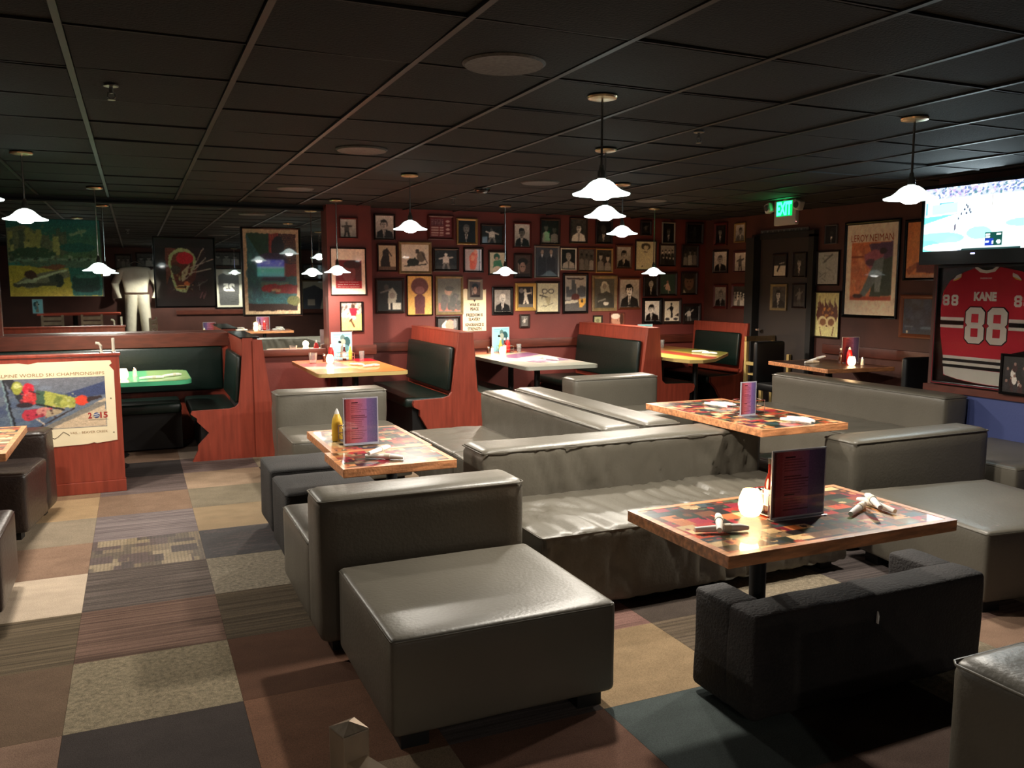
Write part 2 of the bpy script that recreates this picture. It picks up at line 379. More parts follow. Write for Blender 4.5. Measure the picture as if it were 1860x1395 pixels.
# ceiling: dark lay-in tiles on a grid of bars
ceil = struct(MB().box(X0, XR + .2, YR - .1, YB + .3, CE + .02, CE + .1).build('ceiling', 'wall_black'))
ct = MB().box(-.292, .292, -.292, .292, -.012, .0).build('ceiling_tile', 'ceil_tile', ceil, smooth=0)
ct.location = (-.19 + .305, 2.67 + .305, CE + .008); n = 0
for i in range(-4, 12):
    for k in range(-3, 12):
        x = -.19 + .615 * i + .3075; y = 2.67 + .615 * k + .3075
        if (i, k) == (0, 0) or y > 9.6 or x > XR: continue
        c = ct.copy(); link(c); c.parent = ceil; c.location = (x, y, CE + .008 + random.uniform(-.003, .003)); c.rotation_euler = (random.uniform(-.012, .012), random.uniform(-.012, .012), 0)
for i in range(-5, 13):
    x = -.19 + .615 * i
    if X0 < x < XR: MB().box(x - .012, x + .012, YR, YB, CE - .012, CE + .004).build('grid_bar', 'ceil_bar', ceil, smooth=0)
for k in range(-9, 12):
    y = 2.67 + .615 * k
    if YR < y < YB: MB().box(X0, XR, y - .005, y + .005, CE - .008, CE + .003).build('cross_bar', 'wall_black', ceil, smooth=0)

wb = struct(MB().box(2.0, XR + .2, YB, YB + .1, 0, CE + .02).build('wall_back', 'wall_red'))
struct(MB().box(X0, 2.0, YM + .02, YM + .15, 0, CE + .02).build('wall_mirror_side', 'wall_black'))
MB().box(1.0, 1.93, YM + .008, YM + .02, 0, .83).build('lower_panel', 'wall_red', bpy.data.objects['wall_mirror_side'])
struct(MB().box(1.93, 2.42, YC, YM + .3, 0, CE + .01).build('wall_column', 'wall_red'))
struct(MB().box(XR, XR + .1, 5.0, YB + .1, 0, CE + .02).build('wall_right', 'wall_dark'))
wj = struct(MB().box(XJ, XR + .2, YR, 5.04, .72, CE + .02).build('wall_jersey', 'wall_dark'))
MB().box(XJ - .004, XR + .2, YR, 5.04, 0, .70).build('lower_panel', 'wall_blue', wj)
MB().box(XJ - .03, XR + .2, YR, 5.06, .69, .745).build('cap_rail', 'trim_wood', wj)
struct(MB().box(X0 - .1, X0, YR, YB, 0, CE + .02).build('wall_left', 'wall_dark'))
struct(MB().box(X0 - .1, XR + .2, YR - .1, YR, 0, CE + .02).build('wall_rear', 'wall_dark'))
# chair rails
struct(MB().box(2.425, XR, YB - .035, YB, .80, .905).build('trim_1', 'trim_wood', bevel=.006))
struct(MB().box(1.90, 2.45, YC - .03, YC, .80, .905).build('trim_2', 'trim_wood', bevel=.006))
struct(MB().box(1.12, 1.92, YM - .05, YM + .02, .80, .87).build('trim_3', 'trim_wood', bevel=.006))
struct(MB().box(XR - .035, XR, 5.06, 7.30, .80, .905).build('trim_4', 'trim_wood', bevel=.006))
struct(MB().box(XR - .035, XR, 8.62, 9.51, .80, .905).build('trim_5', 'trim_wood', bevel=.006))
struct(MB().box(-1.35, -1.17, YM - .04, YM + .02, .95, CE).build('trim_6', 'trim_wood', bevel=.006))
struct(MB().box(XR - .02, XR, 5.06, 7.28, 0, .1).build('baseboard_right', 'trim_wood'))
struct(MB().box(2.425, XR, YB - .02, YB, 0, .1).build('baseboard_back', 'trim_wood'))
# mirror
t = thing('wall_mirror', 'long frameless mirror filling the wall above the booth ledge left of the red column', 'mirror', (0, YM, 0))
MB().box(-1.17, 1.93, -.006, .014, .87, 2.37).build('mirror_glass', 'mirror', t, smooth=0)
MB().box(-1.17, 1.93, -.012, .014, 2.37, 2.385).build('top_clip', 'ceil_bar', t, smooth=0)
# door on the right wall
d = struct(thing('door_1', None, None, (XR, 7.9, 0), -PI / 2))
MB().box(-.47, .36, -.05, 0, 0, 2.12).build('door_slab', 'door_dark', d)
MB().box(-.62, -.47, -.16, 0, 0, 2.15).build('door_jamb', 'wall_black', d); MB().box(.36, .44, -.07, 0, 0, 2.15).build('door_jamb', 'wall_black', d)
MB().box(-.62, .44, -.07, 0, 2.12, 2.19).build('door_head', 'wall_black', d)
MB().tube([(-.40, -.05, 1.02), (-.40, -.1, 1.02)], .012).lathe([(0, 0), (.03, .01), (.03, .03), (0, .04)], -.40, -.12, 1.0).build('door_handle', 'chrome', d)

# ================================================================== PENDANTS
SHP = [(.012, .066), (.022, .065), (.038, .060), (.056, .048), (.074, .030), (.095, .014), (.122, .004), (.134, 0), (.132, -.006), (.120, -.004), (.094, .004), (.070, .020), (.050, .036), (.02, .05)]
def pendant(x, y, zr, label, first=None, power=1.0, group=None, col=COL_LAMP):
    if first is None:
        t = thing('pendant_lamp', label, 'lamp')
        MB().lathe([(.0, 0), (.066, 0), (.070, -.006), (.066, -.014), (.05, -.018), (0, -.02)]).build('canopy', 'brass', t)
        r = MB().tube([(0, 0, 0), (0, 0, 1)], .006).build('rod', 'chrome', t)
        sk = MB().lathe([(0, .13), (.010, .13), (.012, .11), (.018, .10), (.020, .068), (0, .066)]).build('socket', 'chrome', t)
        MB().lathe(SHP, seg=40).build('shade', 'shade_glass', t, fix=False)
        MB().lathe([(0, .05), (.018, .04), (.036, .02), (.050, -.004), (.046, -.018), (.028, -.028), (0, -.030)], seg=20).build('bulb', 'bulb', sk)
    else:
        t = copy_tree(first); t['label'] = label
    t.location = (x, y, zr); drop = CE - .01 - zr
    for c in t.children:
        if c.name.startswith('canopy'): c.location = (0, 0, drop)
        if c.name.startswith('rod'): c.location = (0, 0, .125); c.scale = (1, 1, drop - .125)
    l = bpy.data.lights.new('bulb_light', 'SPOT'); l.energy = LAMP * power; l.color = col; l.shadow_soft_size = .05; l.spot_size = math.radians(170 if y > -1 else 156); l.spot_blend = .4
    lo = bpy.data.objects.new('bulb_light', l); link(lo); lo.location = (x, y, zr - .045)
    return t
if 1:
    G1 = 'glass pendants over the booth tables'; G2 = 'glass pendants over the lounge area'
    p0 = pendant(2.0, 3.47, 1.99, 'largest and highest pendant of the central trio, nearest the camera', None, 1.5)
    for (x, y, z, l, pw, c) in [
        (2.79, 4.79, 2.01, 'middle pendant of the central trio, just below the largest shade', 1.2, COL_LAMP),
        (3.87, 6.35, 2.01, 'smallest and lowest pendant of the central trio, offset to the right', 1, COL_LAMP),
        (2.02, 6.51, 2.01, 'pendant hanging before the top row photo beside the flag picture, left of centre', 1, COL_LAMP),
        (1.92, 8.72, 1.70, 'small pendant low in front of the white-matted red poster on the column', 1.1, COL_BOOTH),
        (3.75, 8.60, 1.70, 'small pendant low over the middle booth table with the white laminate top', 1.1, COL_BOOTH),
        (5.43, 8.21, 1.70, 'small pendant low over the yellow booth table, last before the right wall', 1.1, COL_BOOTH),
        (-.28, 8.47, 1.70, 'small pendant low over the green booth table, in front of the racing picture', .8, COL_LAMP),
        (-.63, 6.44, 2.0, 'pendant hanging in front of the top left of the racing picture, above the ski poster', 1, COL_LAMP),
        (-.71, 5.0, 2.0, 'pendant cut off by the left edge of the photo, only its rim tip in view', 1, COL_LAMP),
        (3.73, 3.25, 2.02, 'pendant hanging beside the lit television at the right', 1.05, COL_LAMP),
        (-2.6, -.3, 2.0, 'pendant outside the frame at the near left', .32, COL_LAMP),
        (2.2, -2.35, 1.85, 'pendant before the reversed 25 jersey, seen only in the mirror', 1.0, COL_LAMP), (.60, -2.1, 2.0, 'added pendant, unseen behind the skull-like picture, to brighten the mirrored uniform', 1.2, COL_LAMP), ]:  # last entry is an added, unseen lamp that brightens the mirrored uniform
        pendant(x, y, z, l, p0, pw, None, c)

# ceiling speakers, sprinklers, detector
sp = None
for (x, y, l) in [(1.37, 3.15, 'largest round ceiling speaker, nearest the camera'), (1.38, 5.47, 'second round ceiling speaker, above the left of centre'), (1.37, 7.87, 'small round ceiling speaker near the mirror'),
                  (3.19, 6.57, 'faint round ceiling speaker between the pendants near the back wall'), (4.91, 7.49, 'faintest round ceiling speaker right of the pendant trio')]:
    if sp is None:
        sp = t = thing('ceiling_speaker', l, 'speaker')
        MB().lathe([(.145, 0), (.165, 0), (.165, -.006), (.155, -.014), (.145, -.012)], seg=40).build('rim', 'speaker', t)
        MB().lathe([(0, -.012), (.06, -.011), (.12, -.009), (.147, -.005), (.147, 0), (0, 0)], seg=40).build('grille', 'speaker', t)
    else: t = copy_tree(sp); t['label'] = l
    t.location = (x, y, CE - .002)
sk = None
for (x, y, l) in [(-.05, 4.15, 'fire sprinkler head at the upper left of the ceiling'), (2.95, 4.03, 'fire sprinkler head right of the central pendants'), (2.93, 8.01, 'tiny fire sprinkler head near the red back wall')]:
    if sk is None:
        sk = t = thing('fire_sprinkler', l, 'sprinkler')
        MB().lathe([(0, 0), (.03, 0), (.03, -.006), (0, -.008)], seg=16).build('plate', 'sprinkler', t)
        MB().tube([(0, 0, 0), (0, 0, -.035)], .008).tube([(-.012, 0, -.03), (-.016, 0, -.05), (0, 0, -.062)], .003).tube([(.012, 0, -.03), (.016, 0, -.05), (0, 0, -.062)], .003).build('frame_arms', 'sprinkler', t)
        MB().lathe([(0, -.06), (.016, -.06), (.016, -.063), (0, -.064)], seg=12).build('deflector', 'sprinkler', t)
    else: t = copy_tree(sk); t['label'] = l
    t.location = (x, y, CE - .012)
t = thing('smoke_detector', 'low black ceiling dome with a bright glint left of the pendant trio', 'detector', (2.91, 7.18, CE - .012))
MB().lathe([(0, 0), (.07, 0), (.07, -.015), (.05, -.035), (0, -.04)]).build('dome', 'black_gloss', t); MB().lathe([(.068, 0), (.078, 0), (.078, -.008), (.068, -.008)]).build('ring', 'chrome', t)

# ================================================================== LOUNGE SEATING
def wrinkle(amp, fx, fy, seed, fold=0):
    def f(x, y, z, nx, ny, nz):
        a = noise.noise(Vector((x * fx + seed, y * fy, z * fx + seed * .7))) * amp * .35
        if fold:
            # narrow puckers: across the depth on the top, hanging down on the upright faces
            u = x * 7.0 + seed; v = (y * 1.6 + .5 * noise.noise(Vector((x * 2, y * 3, seed)))) if abs(nz) > .6 else z * 1.8
            q = noise.noise(Vector((u + v * 1.2, v * .9 + seed, 0.3))); q2 = noise.noise(Vector((u * 2.3 - v, v * 1.4, seed)))
            m = .35 + .65 * max(0, noise.noise(Vector((x * 1.3 + seed, y, z * .6 + 4))) + .35)
            if nz > .6 and z > .55: m *= .12
            if abs(nz) < .5: m *= 1.35
            a -= (max(0, .22 - abs(q)) / .22) ** 1.5 * amp * .95 * m + (max(0, .15 - abs(q2)) / .15) ** 1.5 * amp * .4 * m
        else: a += noise.noise(Vector((x * fx * 2.3, y * fy * 2.3 + seed, z * fx * 1.6))) * amp * .4
        return a
    return f
def piping(mb, x0, x1, y0, y1, z, r=.006, o=.012):
    r = .0038; o = max(o, .012) + .006
    mb.tube([(x0 + o, y0 + .004, z - o), (x1 - o, y0 + .004, z - o), (x1 - .004, y0 + o, z - o), (x1 - .004, y1 - o, z - o), (x1 - o, y1 - .004, z - o), (x0 + o, y1 - .004, z - o), (x0 + .004, y1 - o, z - o), (x0 + .004, y0 + o, z - o)], r, 6, True)
def sofa(name, label, cx, cy, rz, W, SD, T=.29, Hb=.69, Hs=.43, m='leather', seats=1, wr=.006, fold=0, seed=1.0, skirt=0.0, cat='sofa', step=.05, backshrink=0):
    t = thing(name, label, cat, (cx, cy, 0), rz); y0 = -(SD + T) / 2; yb = y0 + SD; y1 = yb + T; x0, x1 = -W / 2, W / 2
    w_ = W / seats
    for s in range(seats):
        a = x0 + s * w_; MB().rbox(a + .003, a + w_ - .003, y0, yb + .02, .05, Hs, .03, step, wrinkle(wr, 2.5, 2.5, seed + s * 3.1, fold)).build('seat', m, t, 60); se = LAST[0]
        p = MB(); piping(p, a + .003, a + w_ - .003, y0, yb, Hs + .003); p.build('piping', m, se, 60)
    MB().rbox(x0, x1 - backshrink, yb, y1, .05, Hb, .045, step, wrinkle(wr * .7, 2, 3, seed + 9, fold * .6)).build('backrest', m, t, 60); se = LAST[0]
    p = MB(); piping(p, x0, x1 - backshrink, yb, y1, Hb + .002, .006, .016); p.build('piping', m, se, 60)
    for sx in (x0 + .1, x1 - .1):
        for sy in (y0 + .1, y1 - .1): MB().box(sx - .04, sx + .04, sy - .04, sy + .04, 0, .055).build('foot', 'black', t, 0)
    return t
def ottoman(label, cx, cy, rz, W, D, h, m='leather', seed=1., wr=.003, name='leather_ottoman', cat='ottoman'):
    t = thing(name, label, cat, (cx, cy, 0), rz)
    MB().rbox(-W / 2, W / 2, -D / 2, D / 2, .06, h, .025, .07, wrinkle(wr, 3, 3, seed)).build('cushion_block', m, t, 60)
    p = MB(); piping(p, -W / 2, W / 2, -D / 2, D / 2, h + .002, .006, .010); p.build('piping', m, t, 60)
    for sx in (-1, 1):
        for sy in (-1, 1): MB().box(sx * (W / 2 - .09) - .05, sx * (W / 2 - .09) + .05, sy * (D / 2 - .09) - .05, sy * (D / 2 - .09) + .05, 0, .065).build('foot', 'black', t, 0)
    return t
ottoman('square grey-black leather ottoman in the centre foreground, smooth top', 1.145, 2.98, 0, .86, .80, .41, seed=2.)
sofa('leather_loveseat', 'low leather loveseat seen from behind, directly behind the foreground ottoman', 1.125, 3.93, PI, .95, .72, .27, .69, .43, 'leather', 1, .004, 0, 4.)
sofa('leather_sofa', 'long creased grey leather sofa facing the camera in the middle of the room', 2.6, 3.9, 0, 1.90, .72, .32, .69, .42, 'leather', 1, .030, 2.8, 6., step=.025)
sofa('leather_sofa', 'leather sofa facing left beyond the long creased sofa, its back running away from the camera', 2.44, 5.50, -PI / 2, 2.06, .62, .28, .69, .40, 'leather', 2, .014, 3.0, 8., step=.04)
sofa('leather_sofa', 'leather sofa facing right, back to back with the one facing left', 3.33, 5.50, PI / 2, 2.06, .54, .28, .70, .40, 'leather', 2, .010, 2.5, 12., step=.05)
sofa('leather_loveseat', 'leather loveseat facing the camera in front of the middle booth', 4.23, 6.82, 0, .95, .60, .28, .69, .40, 'leather', 1, .006, 0, 14.)
sofa('leather_loveseat', 'leather loveseat facing the camera behind the two joined patchwork tables', 1.50, 6.87, 0, .95, .74, .30, .68, .40, 'leather', 1, .012, 2.2, 17.)
sofa('leather_sofa', 'long leather sofa facing left in front of the framed red jersey', 5.57, 5.60, -PI / 2, 2.0, .68, .28, .70, .41, 'leather', 1, .012, 2.4, 21., step=.05)
sofa('leather_loveseat', 'low leather loveseat seen from behind at the right, just beyond the right-hand ottoman', 4.36, 4.06, PI, 1.16, .68, .26, .67, .42, 'leather', 1, .004, 0, 25.)
ottoman('wide leather ottoman at the right, beyond the near patchwork table', 4.13, 3.00, math.radians(-7), .92, .90, .41, seed=5.)
ottoman('leather ottoman against the blue lower wall under the jersey', 5.52, 3.92, 0, .9, .85, .41, seed=7.)
sofa('leather_sofa', 'dark leather sofa end cut off by the bottom right corner', 2.28, .86, PI / 2, 1.08, .62, .30, .65, .42, 'leather', 1, .004, 0, 31.)
sofa('leather_armchair', 'dark brown worn leather armchair in front of the ski poster at the left edge', -1.25, 6.28, math.radians(-8), 1.30, .52, .26, .60, .43, 'leather_brown', 1, .010, 2., 35., cat='armchair')
ottoman('black leather stool cut off by the left edge, near the small left table', -.90, 4.66, 0, .56, .58, .42, 'leather_brown', seed=9., wr=.006, name='leather_stool', cat='stool')
# black fabric seats
ottoman('black fabric stool under the left joined table, farther of two', .97, 5.41, 0, .54, .48, .45, 'fabric_black', seed=11., wr=.008, name='fabric_stool', cat='stool')
ottoman('black fabric stool beside the rear-facing loveseat, nearer of two', .96, 4.80, 0, .54, .50, .45, 'fabric_black', seed=13., wr=.008, name='fabric_stool', cat='stool')
t = thing('fabric_bench', 'worn black fabric bench with a recessed open centre, below the near patchwork table', 'bench', (2.50, 2.46, 0)); t.scale = (1.04, 1, 1)
MB().rbox(-.56, .56, -.24, -.08, .03, .42, .02, .04, wrinkle(.016, 4, 4, 41)).build('front_rim', 'fabric_worn', t, 60)
for s in (-1, 1): MB().rbox(min(s * .56, s * .42), max(s * .56, s * .42), -.10, .12, .03, .42, .02, .05, wrinkle(.01, 4, 4, 43 + s)).build('side_rim', 'fabric_worn', t, 60)
MB().prism([(-.004, -.045), (-.001, 0), (.005, -.02), (.003, -.05)], -.258, -.2515).xf(Matrix.Translation((-.02, 0, .36))).build('tear', 'salt_white', t); MB().rbox(-.20, .42, -.09, .11, .03, .20, .02, .1).build('inner_pad', 'fabric_black', t, 60)

# ================================================================== TABLES
PALC = [(.62, .16, .16), (.75, .30, .18), (.15, .20, .16), (.12, .10, .10), (.80, .55, .35), (.30, .35, .25), (.55, .12, .20), (.85, .72, .52), (.40, .24, .16), (.22, .28, .30), (.70, .42, .25), (.48, .40, .30), (.14, .12, .12), (.3, .16, .12)]
def collage(w, h, seed):
    nx, ny = int(w * 210), int(h * 210); cv = Cv(nx, ny, (.25, .18, .14)); r = np.random.default_rng(seed)
    v = 0.0
    while v < 1:
        rh = r.uniform(.042, .065) / h; u = -r.uniform(0, .08)
        while u < 1:
            rw = r.uniform(.04, .085) / w; c = np.array(PALC[r.integers(len(PALC))]) * r.uniform(.8, 1.2)
            cv.rect(u, v, u + rw, v + rh, c)
            for _ in range(r.integers(0, 3)):
                c2 = np.array(PALC[r.integers(len(PALC))]); cv.ell(u + rw * r.uniform(.1, .9), v + rh * r.uniform(.1, .9), rw * r.uniform(.1, .3), rh * r.uniform(.1, .35), c2)
            u += rw
        v += rh
    cv.grain(.02); return cv
def lounge_table(label, cx, cy, w, d, h, seed, rz=0, name='patchwork_table', ped=(0, 0, .2), t=None):
    b = .028; root = t is None
    if root: t = thing(name, label, 'table', (cx, cy, 0), rz)
    else: t0 = t; t = bpy.data.objects.new('table_leaf', None); link(t); t.parent = t0; t.location = (cx - t0.location.x, cy - t0.location.y, 0)
    MB().box(-w / 2, w / 2, -d / 2, d / 2, h - .042, h - .003).build('tabletop', 'wood_oak', t, 0, bevel=.004)
    m = MB(); m.box(-w / 2, w / 2, -d / 2, -d / 2 + b, h - .004, h); m.box(-w / 2, w / 2, d / 2 - b, d / 2, h - .004, h); m.box(-w / 2, -w / 2 + b, -d / 2 + b, d / 2 - b, h - .004, h); m.box(w / 2 - b, w / 2, -d / 2 + b, d / 2 - b, h - .004, h)
    m.build('edge_border', 'wood_oak', t, 0)
    print_mesh('collage_inlay', collage(w - 2 * b, d - 2 * b, seed), w - 2 * b, d - 2 * b, 'table_print', t, (0, 0, h - .001), True)
    px, py, pr = ped
    if root: MB().lathe([(0, .0), (pr, 0), (pr, .012), (pr * .8, .03), (.04, .05), (.032, .08), (.032, h - .06), (.08, h - .045), (.08, h - .042), (0, h - .042)], px, py).build('pedestal', 'black', t)
    return t
HT = .72
lounge_table('patchwork-topped oak table in the right foreground with a lit candle and a menu', 2.185, 2.37, 1.03, .60, HT, 3, ped=(0, .16, .11))
tj = lounge_table('two joined patchwork table leaves on one base, left of centre', 1.155, 4.60, .54, .69, HT - .004, 8, ped=(.17, .10, .09))
lounge_table('', 1.125, 4.03, .56, .43, HT, 5, t=tj)
lounge_table('patchwork table beyond the long creased sofa, holding a pink menu', 3.60, 4.40, .66, 1.22, HT + .017, 9, ped=(.25, .36, .09))
lounge_table('patchwork table cut off by the left edge beside the brown armchair', -1.20, 5.48, 1.10, .96, HT - .02, 12)
def rrect(x0, x1, y0, y1, r, n=4):
    P = []
    for (cx, cy, a0) in ((x1 - r, y1 - r, 0), (x0 + r, y1 - r, 90), (x0 + r, y0 + r, 180), (x1 - r, y0 + r, 270)):
        for k in range(n + 1): a = math.radians(a0 + 90 * k / n); P.append((cx + r * math.cos(a), cy + r * math.sin(a)))
    return P
def poly_print(name, poly, z, cv, m, parent):
    """ink grid clipped to a polygon top"""
    xs = [p[0] for p in poly]; ys = [p[1] for p in poly]; x0, x1, y0, y1 = min(xs), max(xs), min(ys), max(ys)
    o = print_mesh(name, cv, x1 - x0 - .012, y1 - y0 - .012, m, parent, ((x0 + x1) / 2, (y0 + y1) / 2, z), True)
    bm = bmesh.new(); bm.from_mesh(o.data)
    def inside(x, y):
        c = False; n = len(poly)
        for i in range(n):
            a, b = poly[i], poly[(i + 1) % n]
            if (a[1] > y) != (b[1] > y) and x < (b[0] - a[0]) * (y - a[1]) / (b[1] - a[1]) + a[0]: c = not c
        return c
    bmesh.ops.delete(bm, geom=[v for v in bm.verts if not inside(v.co.x, v.co.y)], context='VERTS'); bm.to_mesh(o.data); bm.free(); return o
def booth_table(label, poly, edge, cv, base=None, h=.76):
    xs = [p[0] for p in poly]; ys = [p[1] for p in poly]; cx = (min(xs) + max(xs)) / 2; cy = (min(ys) + max(ys)) / 2
    P = [(x - cx, y - cy) for x, y in poly]
    t = thing('booth_table', label, 'table', (cx, cy, 0))
    MB().prism(P, h - .036, h - .002, 'xy').build('tabletop', edge, t, 30)
    poly_print('laminate_print', P, h, cv, 'table_print', t)
    for dy in (-.35, .35):
        if abs(dy) < (max(ys) - min(ys)) / 2 - .1 or True:
            MB().lathe([(0, .0), (.17, 0), (.18, .012), (.05, .035), (.032, .06), (.032, h - .06), (.10, h - .04), (0, h - .036)]).xf(Matrix.Translation((0, dy * min(1, (max(ys) - min(ys)) / 1.4), 0))).build('pedestal', 'black', t)
    return t
c1 = Cv(40, 70, (.86, .38, .24)); c1.grad((.88, .42, .30), (.93, .60, .25)); c1.rect(0, .25, .5, .6, (.85, .30, .32)); c1.rect(.72, .0, 1, .25, (.82, .08, .16)); c1.poly([(0, .55), (1, .75), (1, 1), (0, 1)], (.93, .55, .24)); c1.poly([(0, .5), (.6, .62), (.3, .7), (0, .66)], (.95, .8, .62))
booth_table('orange and red laminate booth table in front of the red column', rrect(1.50, 2.36, 7.70, 9.19, .06), 'wood_pale', c1)
c2 = Cv(40, 70, (.80, .76, .70)); c2.rect(0, 0, 1, .2, (.86, .56, .42)); c2.poly([(0, .2), (1, .1), (1, .35), (0, .3)], (.78, .74, .64)); c2.poly([(.2, .35), (1, .12), (1, .3), (.4, .5)], (.52, .36, .50)); c2.poly([(.1, .6), (1, .4), (1, .52), (.3, .7)], (.88, .84, .86)); c2.poly([(.3, .7), (1, .55), (1, .7), (.4, .8)], (.60, .50, .60)); c2.rect(0, .85, 1, 1, (.72, .74, .68))
booth_table('pale grey and purple laminate booth table, middle of the back wall booths', rrect(3.52, 4.34, 7.52, 9.48, .06), 'edge_grey', c2)
c3 = Cv(50, 70, (.78, .66, .26)); c3.rect(0, 0, 1, .35, (.62, .42, .24)); c3.rect(.3, .1, .5, 1, (.72, .30, .22)); c3.rect(.0, .5, .25, 1, (.90, .78, .40)); c3.rect(.6, .3, 1, 1, (.56, .56, .26))
booth_table('yellow and green laminate booth table with an angled corner, nearest the right wall', [(5.42, 9.48), (5.42, 7.75), (5.46, 7.52), (5.60, 7.47), (5.85, 7.58), (6.50, 8.18), (6.54, 8.26), (6.5, 9.48)], 'wood_pale', c3)
c4 = Cv(60, 40, (.36, .72, .50)); c4.rect(.75, 0, 1, 1, (.58, .72, .46)); c4.rect(0, .5, .3, 1, (.30, .66, .52)); c4.rect(0, 0, .3, .3, (.35, .75, .6))
booth_table('green laminate booth table under the mirror behind the ski poster', rrect(-1.0, .42, 7.68, 8.70, .14), 'edge_green', c4)
t = thing('dining_table', 'dark wooden table with a lit candle in the alcove left of the jersey', 'table', (6.52, 6.58, 0), math.radians(-6))
MB().box(-.40, .40, -.48, .48, .72, .76).build('tabletop', 'wood_oak', t, 0, bevel=.005); cv = Cv(40, 50, (.26, .16, .11)); cv.blobs(40, [(.2, .12, .09), (.32, .2, .13)], .02, .1); print_mesh('top_print', cv, .76, .92, 'table_print', t, (0, 0, .7605), True)
MB().lathe([(0, 0), (.2, 0), (.2, .015), (.04, .05), (.035, .68), (.15, .72), (0, .72)]).build('pedestal', 'black', t)

# ================================================================== BOOTHS
def bx(p): return p
R1 = [(.87, 1.09), (.95, 1.09), (.95, 0), (.41, 0), (.46, .10), (.46, .14), (.56, .25), (.46, .36), (.46, .39), (.41, .43), (.42, .45), (.74, .455), (.79, .47), (.82, .50), (.845, .72), (.865, .94)]
def bench(label, panels, cush, board, name='booth_bench', extra=None):
    """panels: polygons (x,z) at both ends; cush: list of seat/back definitions sloped"""
    t = thing(name, label, 'bench'); return t
def seat_cushion(t, x0, x1, y0, y1, z0=.36, z1=.46, seed=1):
    MB().rbox(x0, x1, y0, y1, z0, z1, .03, .08, wrinkle(.004, 4, 4, seed)).build('seat_cushion', 'vinyl_green', t, 60)
    MB().box(min(x0, x1) + .08, x1 - .02, y0 + .03, y1 - .02, .02, z0).build('seat_box', 'black', t)
def back_cushion(t, xb, xt, y0, y1, z0, z1, th, side):
    """cushion on a leaning back: xb at the bottom, xt at the top, thickness th towards side"""
    m = MB().rbox(-th / 2, th / 2, y0, y1, z0, z1, .025, .12, wrinkle(.004, 3, 3, xb))
    m.v = [(x + xb + (xt - xb) * (z - z0) / (z1 - z0) + side * th / 2, y, z) for x, y, z in m.v]
    m.build('back_cushion', 'vinyl_green', t, 60)
def board(t, pts, y0, y1, name='back_board', m='wood_red'): MB().prism(pts, y0, y1).build(name, m, t, 0)
# bench 1 : faces left, part of the corner booth under the mirror
t = thing('booth_bench', 'red wooden booth bench end with a notched front, left of the first booth table', 'bench', (.9, 7.9, 0))
def L(poly, ox=.9): return [(x - ox, z) for x, z in poly]
MB().prism(L(R1), 0, .045).build('end_panel', 'wood_red', t, 0, bevel=.004)
MB().prism(L([(.955, 1.07), (1.03, 1.07), (1.10, .50), (1.125, .46), (1.125, 0), (.955, 0)]), -.015, .03).build('post_board', 'wood_red', t, 0, bevel=.004)
MB().prism(L([(.86, 1.09), (1.00, 1.09), (1.02, .5), (1.02, 0), (.93, 0), (.93, .5)]), .045, 1.17).build('back_board', 'wood_red', t, 0)
MB().box(-.05, .12, .03, 1.17, 1.085, 1.10).build('top_cap', 'black_gloss', t, 0, bevel=.004)
back_cushion(t, -.07, -.03, .06, 1.10, .50, .93, .05, -1); seat_cushion(t, -.49, -.09, .05, 1.15, seed=3)
# bench under the mirror
t = thing('booth_bench', 'long green vinyl booth bench along the mirror wall with a dark red ledge', 'bench', (0, 9.1, 0))
MB().box(-3.5, .86, -.02, .27, .95, 1.085).build('ledge_board', 'trim_wood', t, 0, bevel=.006)
MB().box(-3.5, .86, .06, .27, .0, .95).build('back_board', 'wood_red', t, 0)
MB().rbox(-3.4, .80, -.02, .06, .50, .95, .025, .12, wrinkle(.004, 2, 2, 5)).build('back_cushion', 'vinyl_green', t, 60)
MB().rbox(-3.4, .36, -.58, -.03, .36, .46, .03, .1, wrinkle(.004, 3, 3, 6)).build('seat_cushion', 'vinyl_green', t, 60)
MB().box(-3.4, .36, -.52, -.03, .02, .36).build('seat_box', 'black', t, 0)
# double benches between the booths
def double_bench(label, X, xl, xr, seed):
    """X: offset of the spine; profile measured on the bench between the first two booth tables"""
    t = thing('booth_bench', label, 'bench', (X, 7.9, 0)); y1 = 1.60
    prof = [(-.07, 1.09), (.07, 1.09), (.115, .50), (.17, .455), (xr, .445), (xr + .01, .42), (xr, .37), (xr - .06, .34), (xr - .06, .28), (xr - .14, .14), (xr - .06, .06), (xr - .05, 0),
            (xl + .05, 0), (xl + .06, .06), (xl + .14, .14), (xl + .06, .28), (xl + .06, .34), (xl, .37), (xl - .01, .40), (xl, .43), (-.24, .44), (-.18, .46), (-.15, .50)]
    MB().prism(prof, 0, .045).build('end_panel', 'wood_red', t, 0, bevel=.004)
    MB().prism([(-.07, 1.09), (.07, 1.09), (.10, .46), (.10, 0), (-.12, 0), (-.12, .46)], .045, y1).build('back_board', 'wood_red', t, 0)
    MB().box(-.075, .075, .0, y1, 1.088, 1.10).build('top_cap', 'wood_red', t, 0, bevel=.004)
    back_cushion(t, -.125, -.085, .10, y1 - .05, .50, .95, .05, -1); back_cushion(t, .125, .085, .10, y1 - .05, .50, .95, .05, 1)
    for (a, b) in ((xl - .08, -.14), (.14, xr + .06)): seat_cushion(t, a, b, .05, y1 - .02, seed=seed + a)
    return t
double_bench('double red wooden booth bench between the orange table and the pale grey table', 3.02, -.55, .60, 3)
double_bench('double red wooden booth bench between the pale grey table and the yellow table', 5.25, -.60, .55, 7)
t = thing('booth_bench', 'single red wooden booth bench against the right wall, facing left', 'bench', (7.03, 8.4, 0))
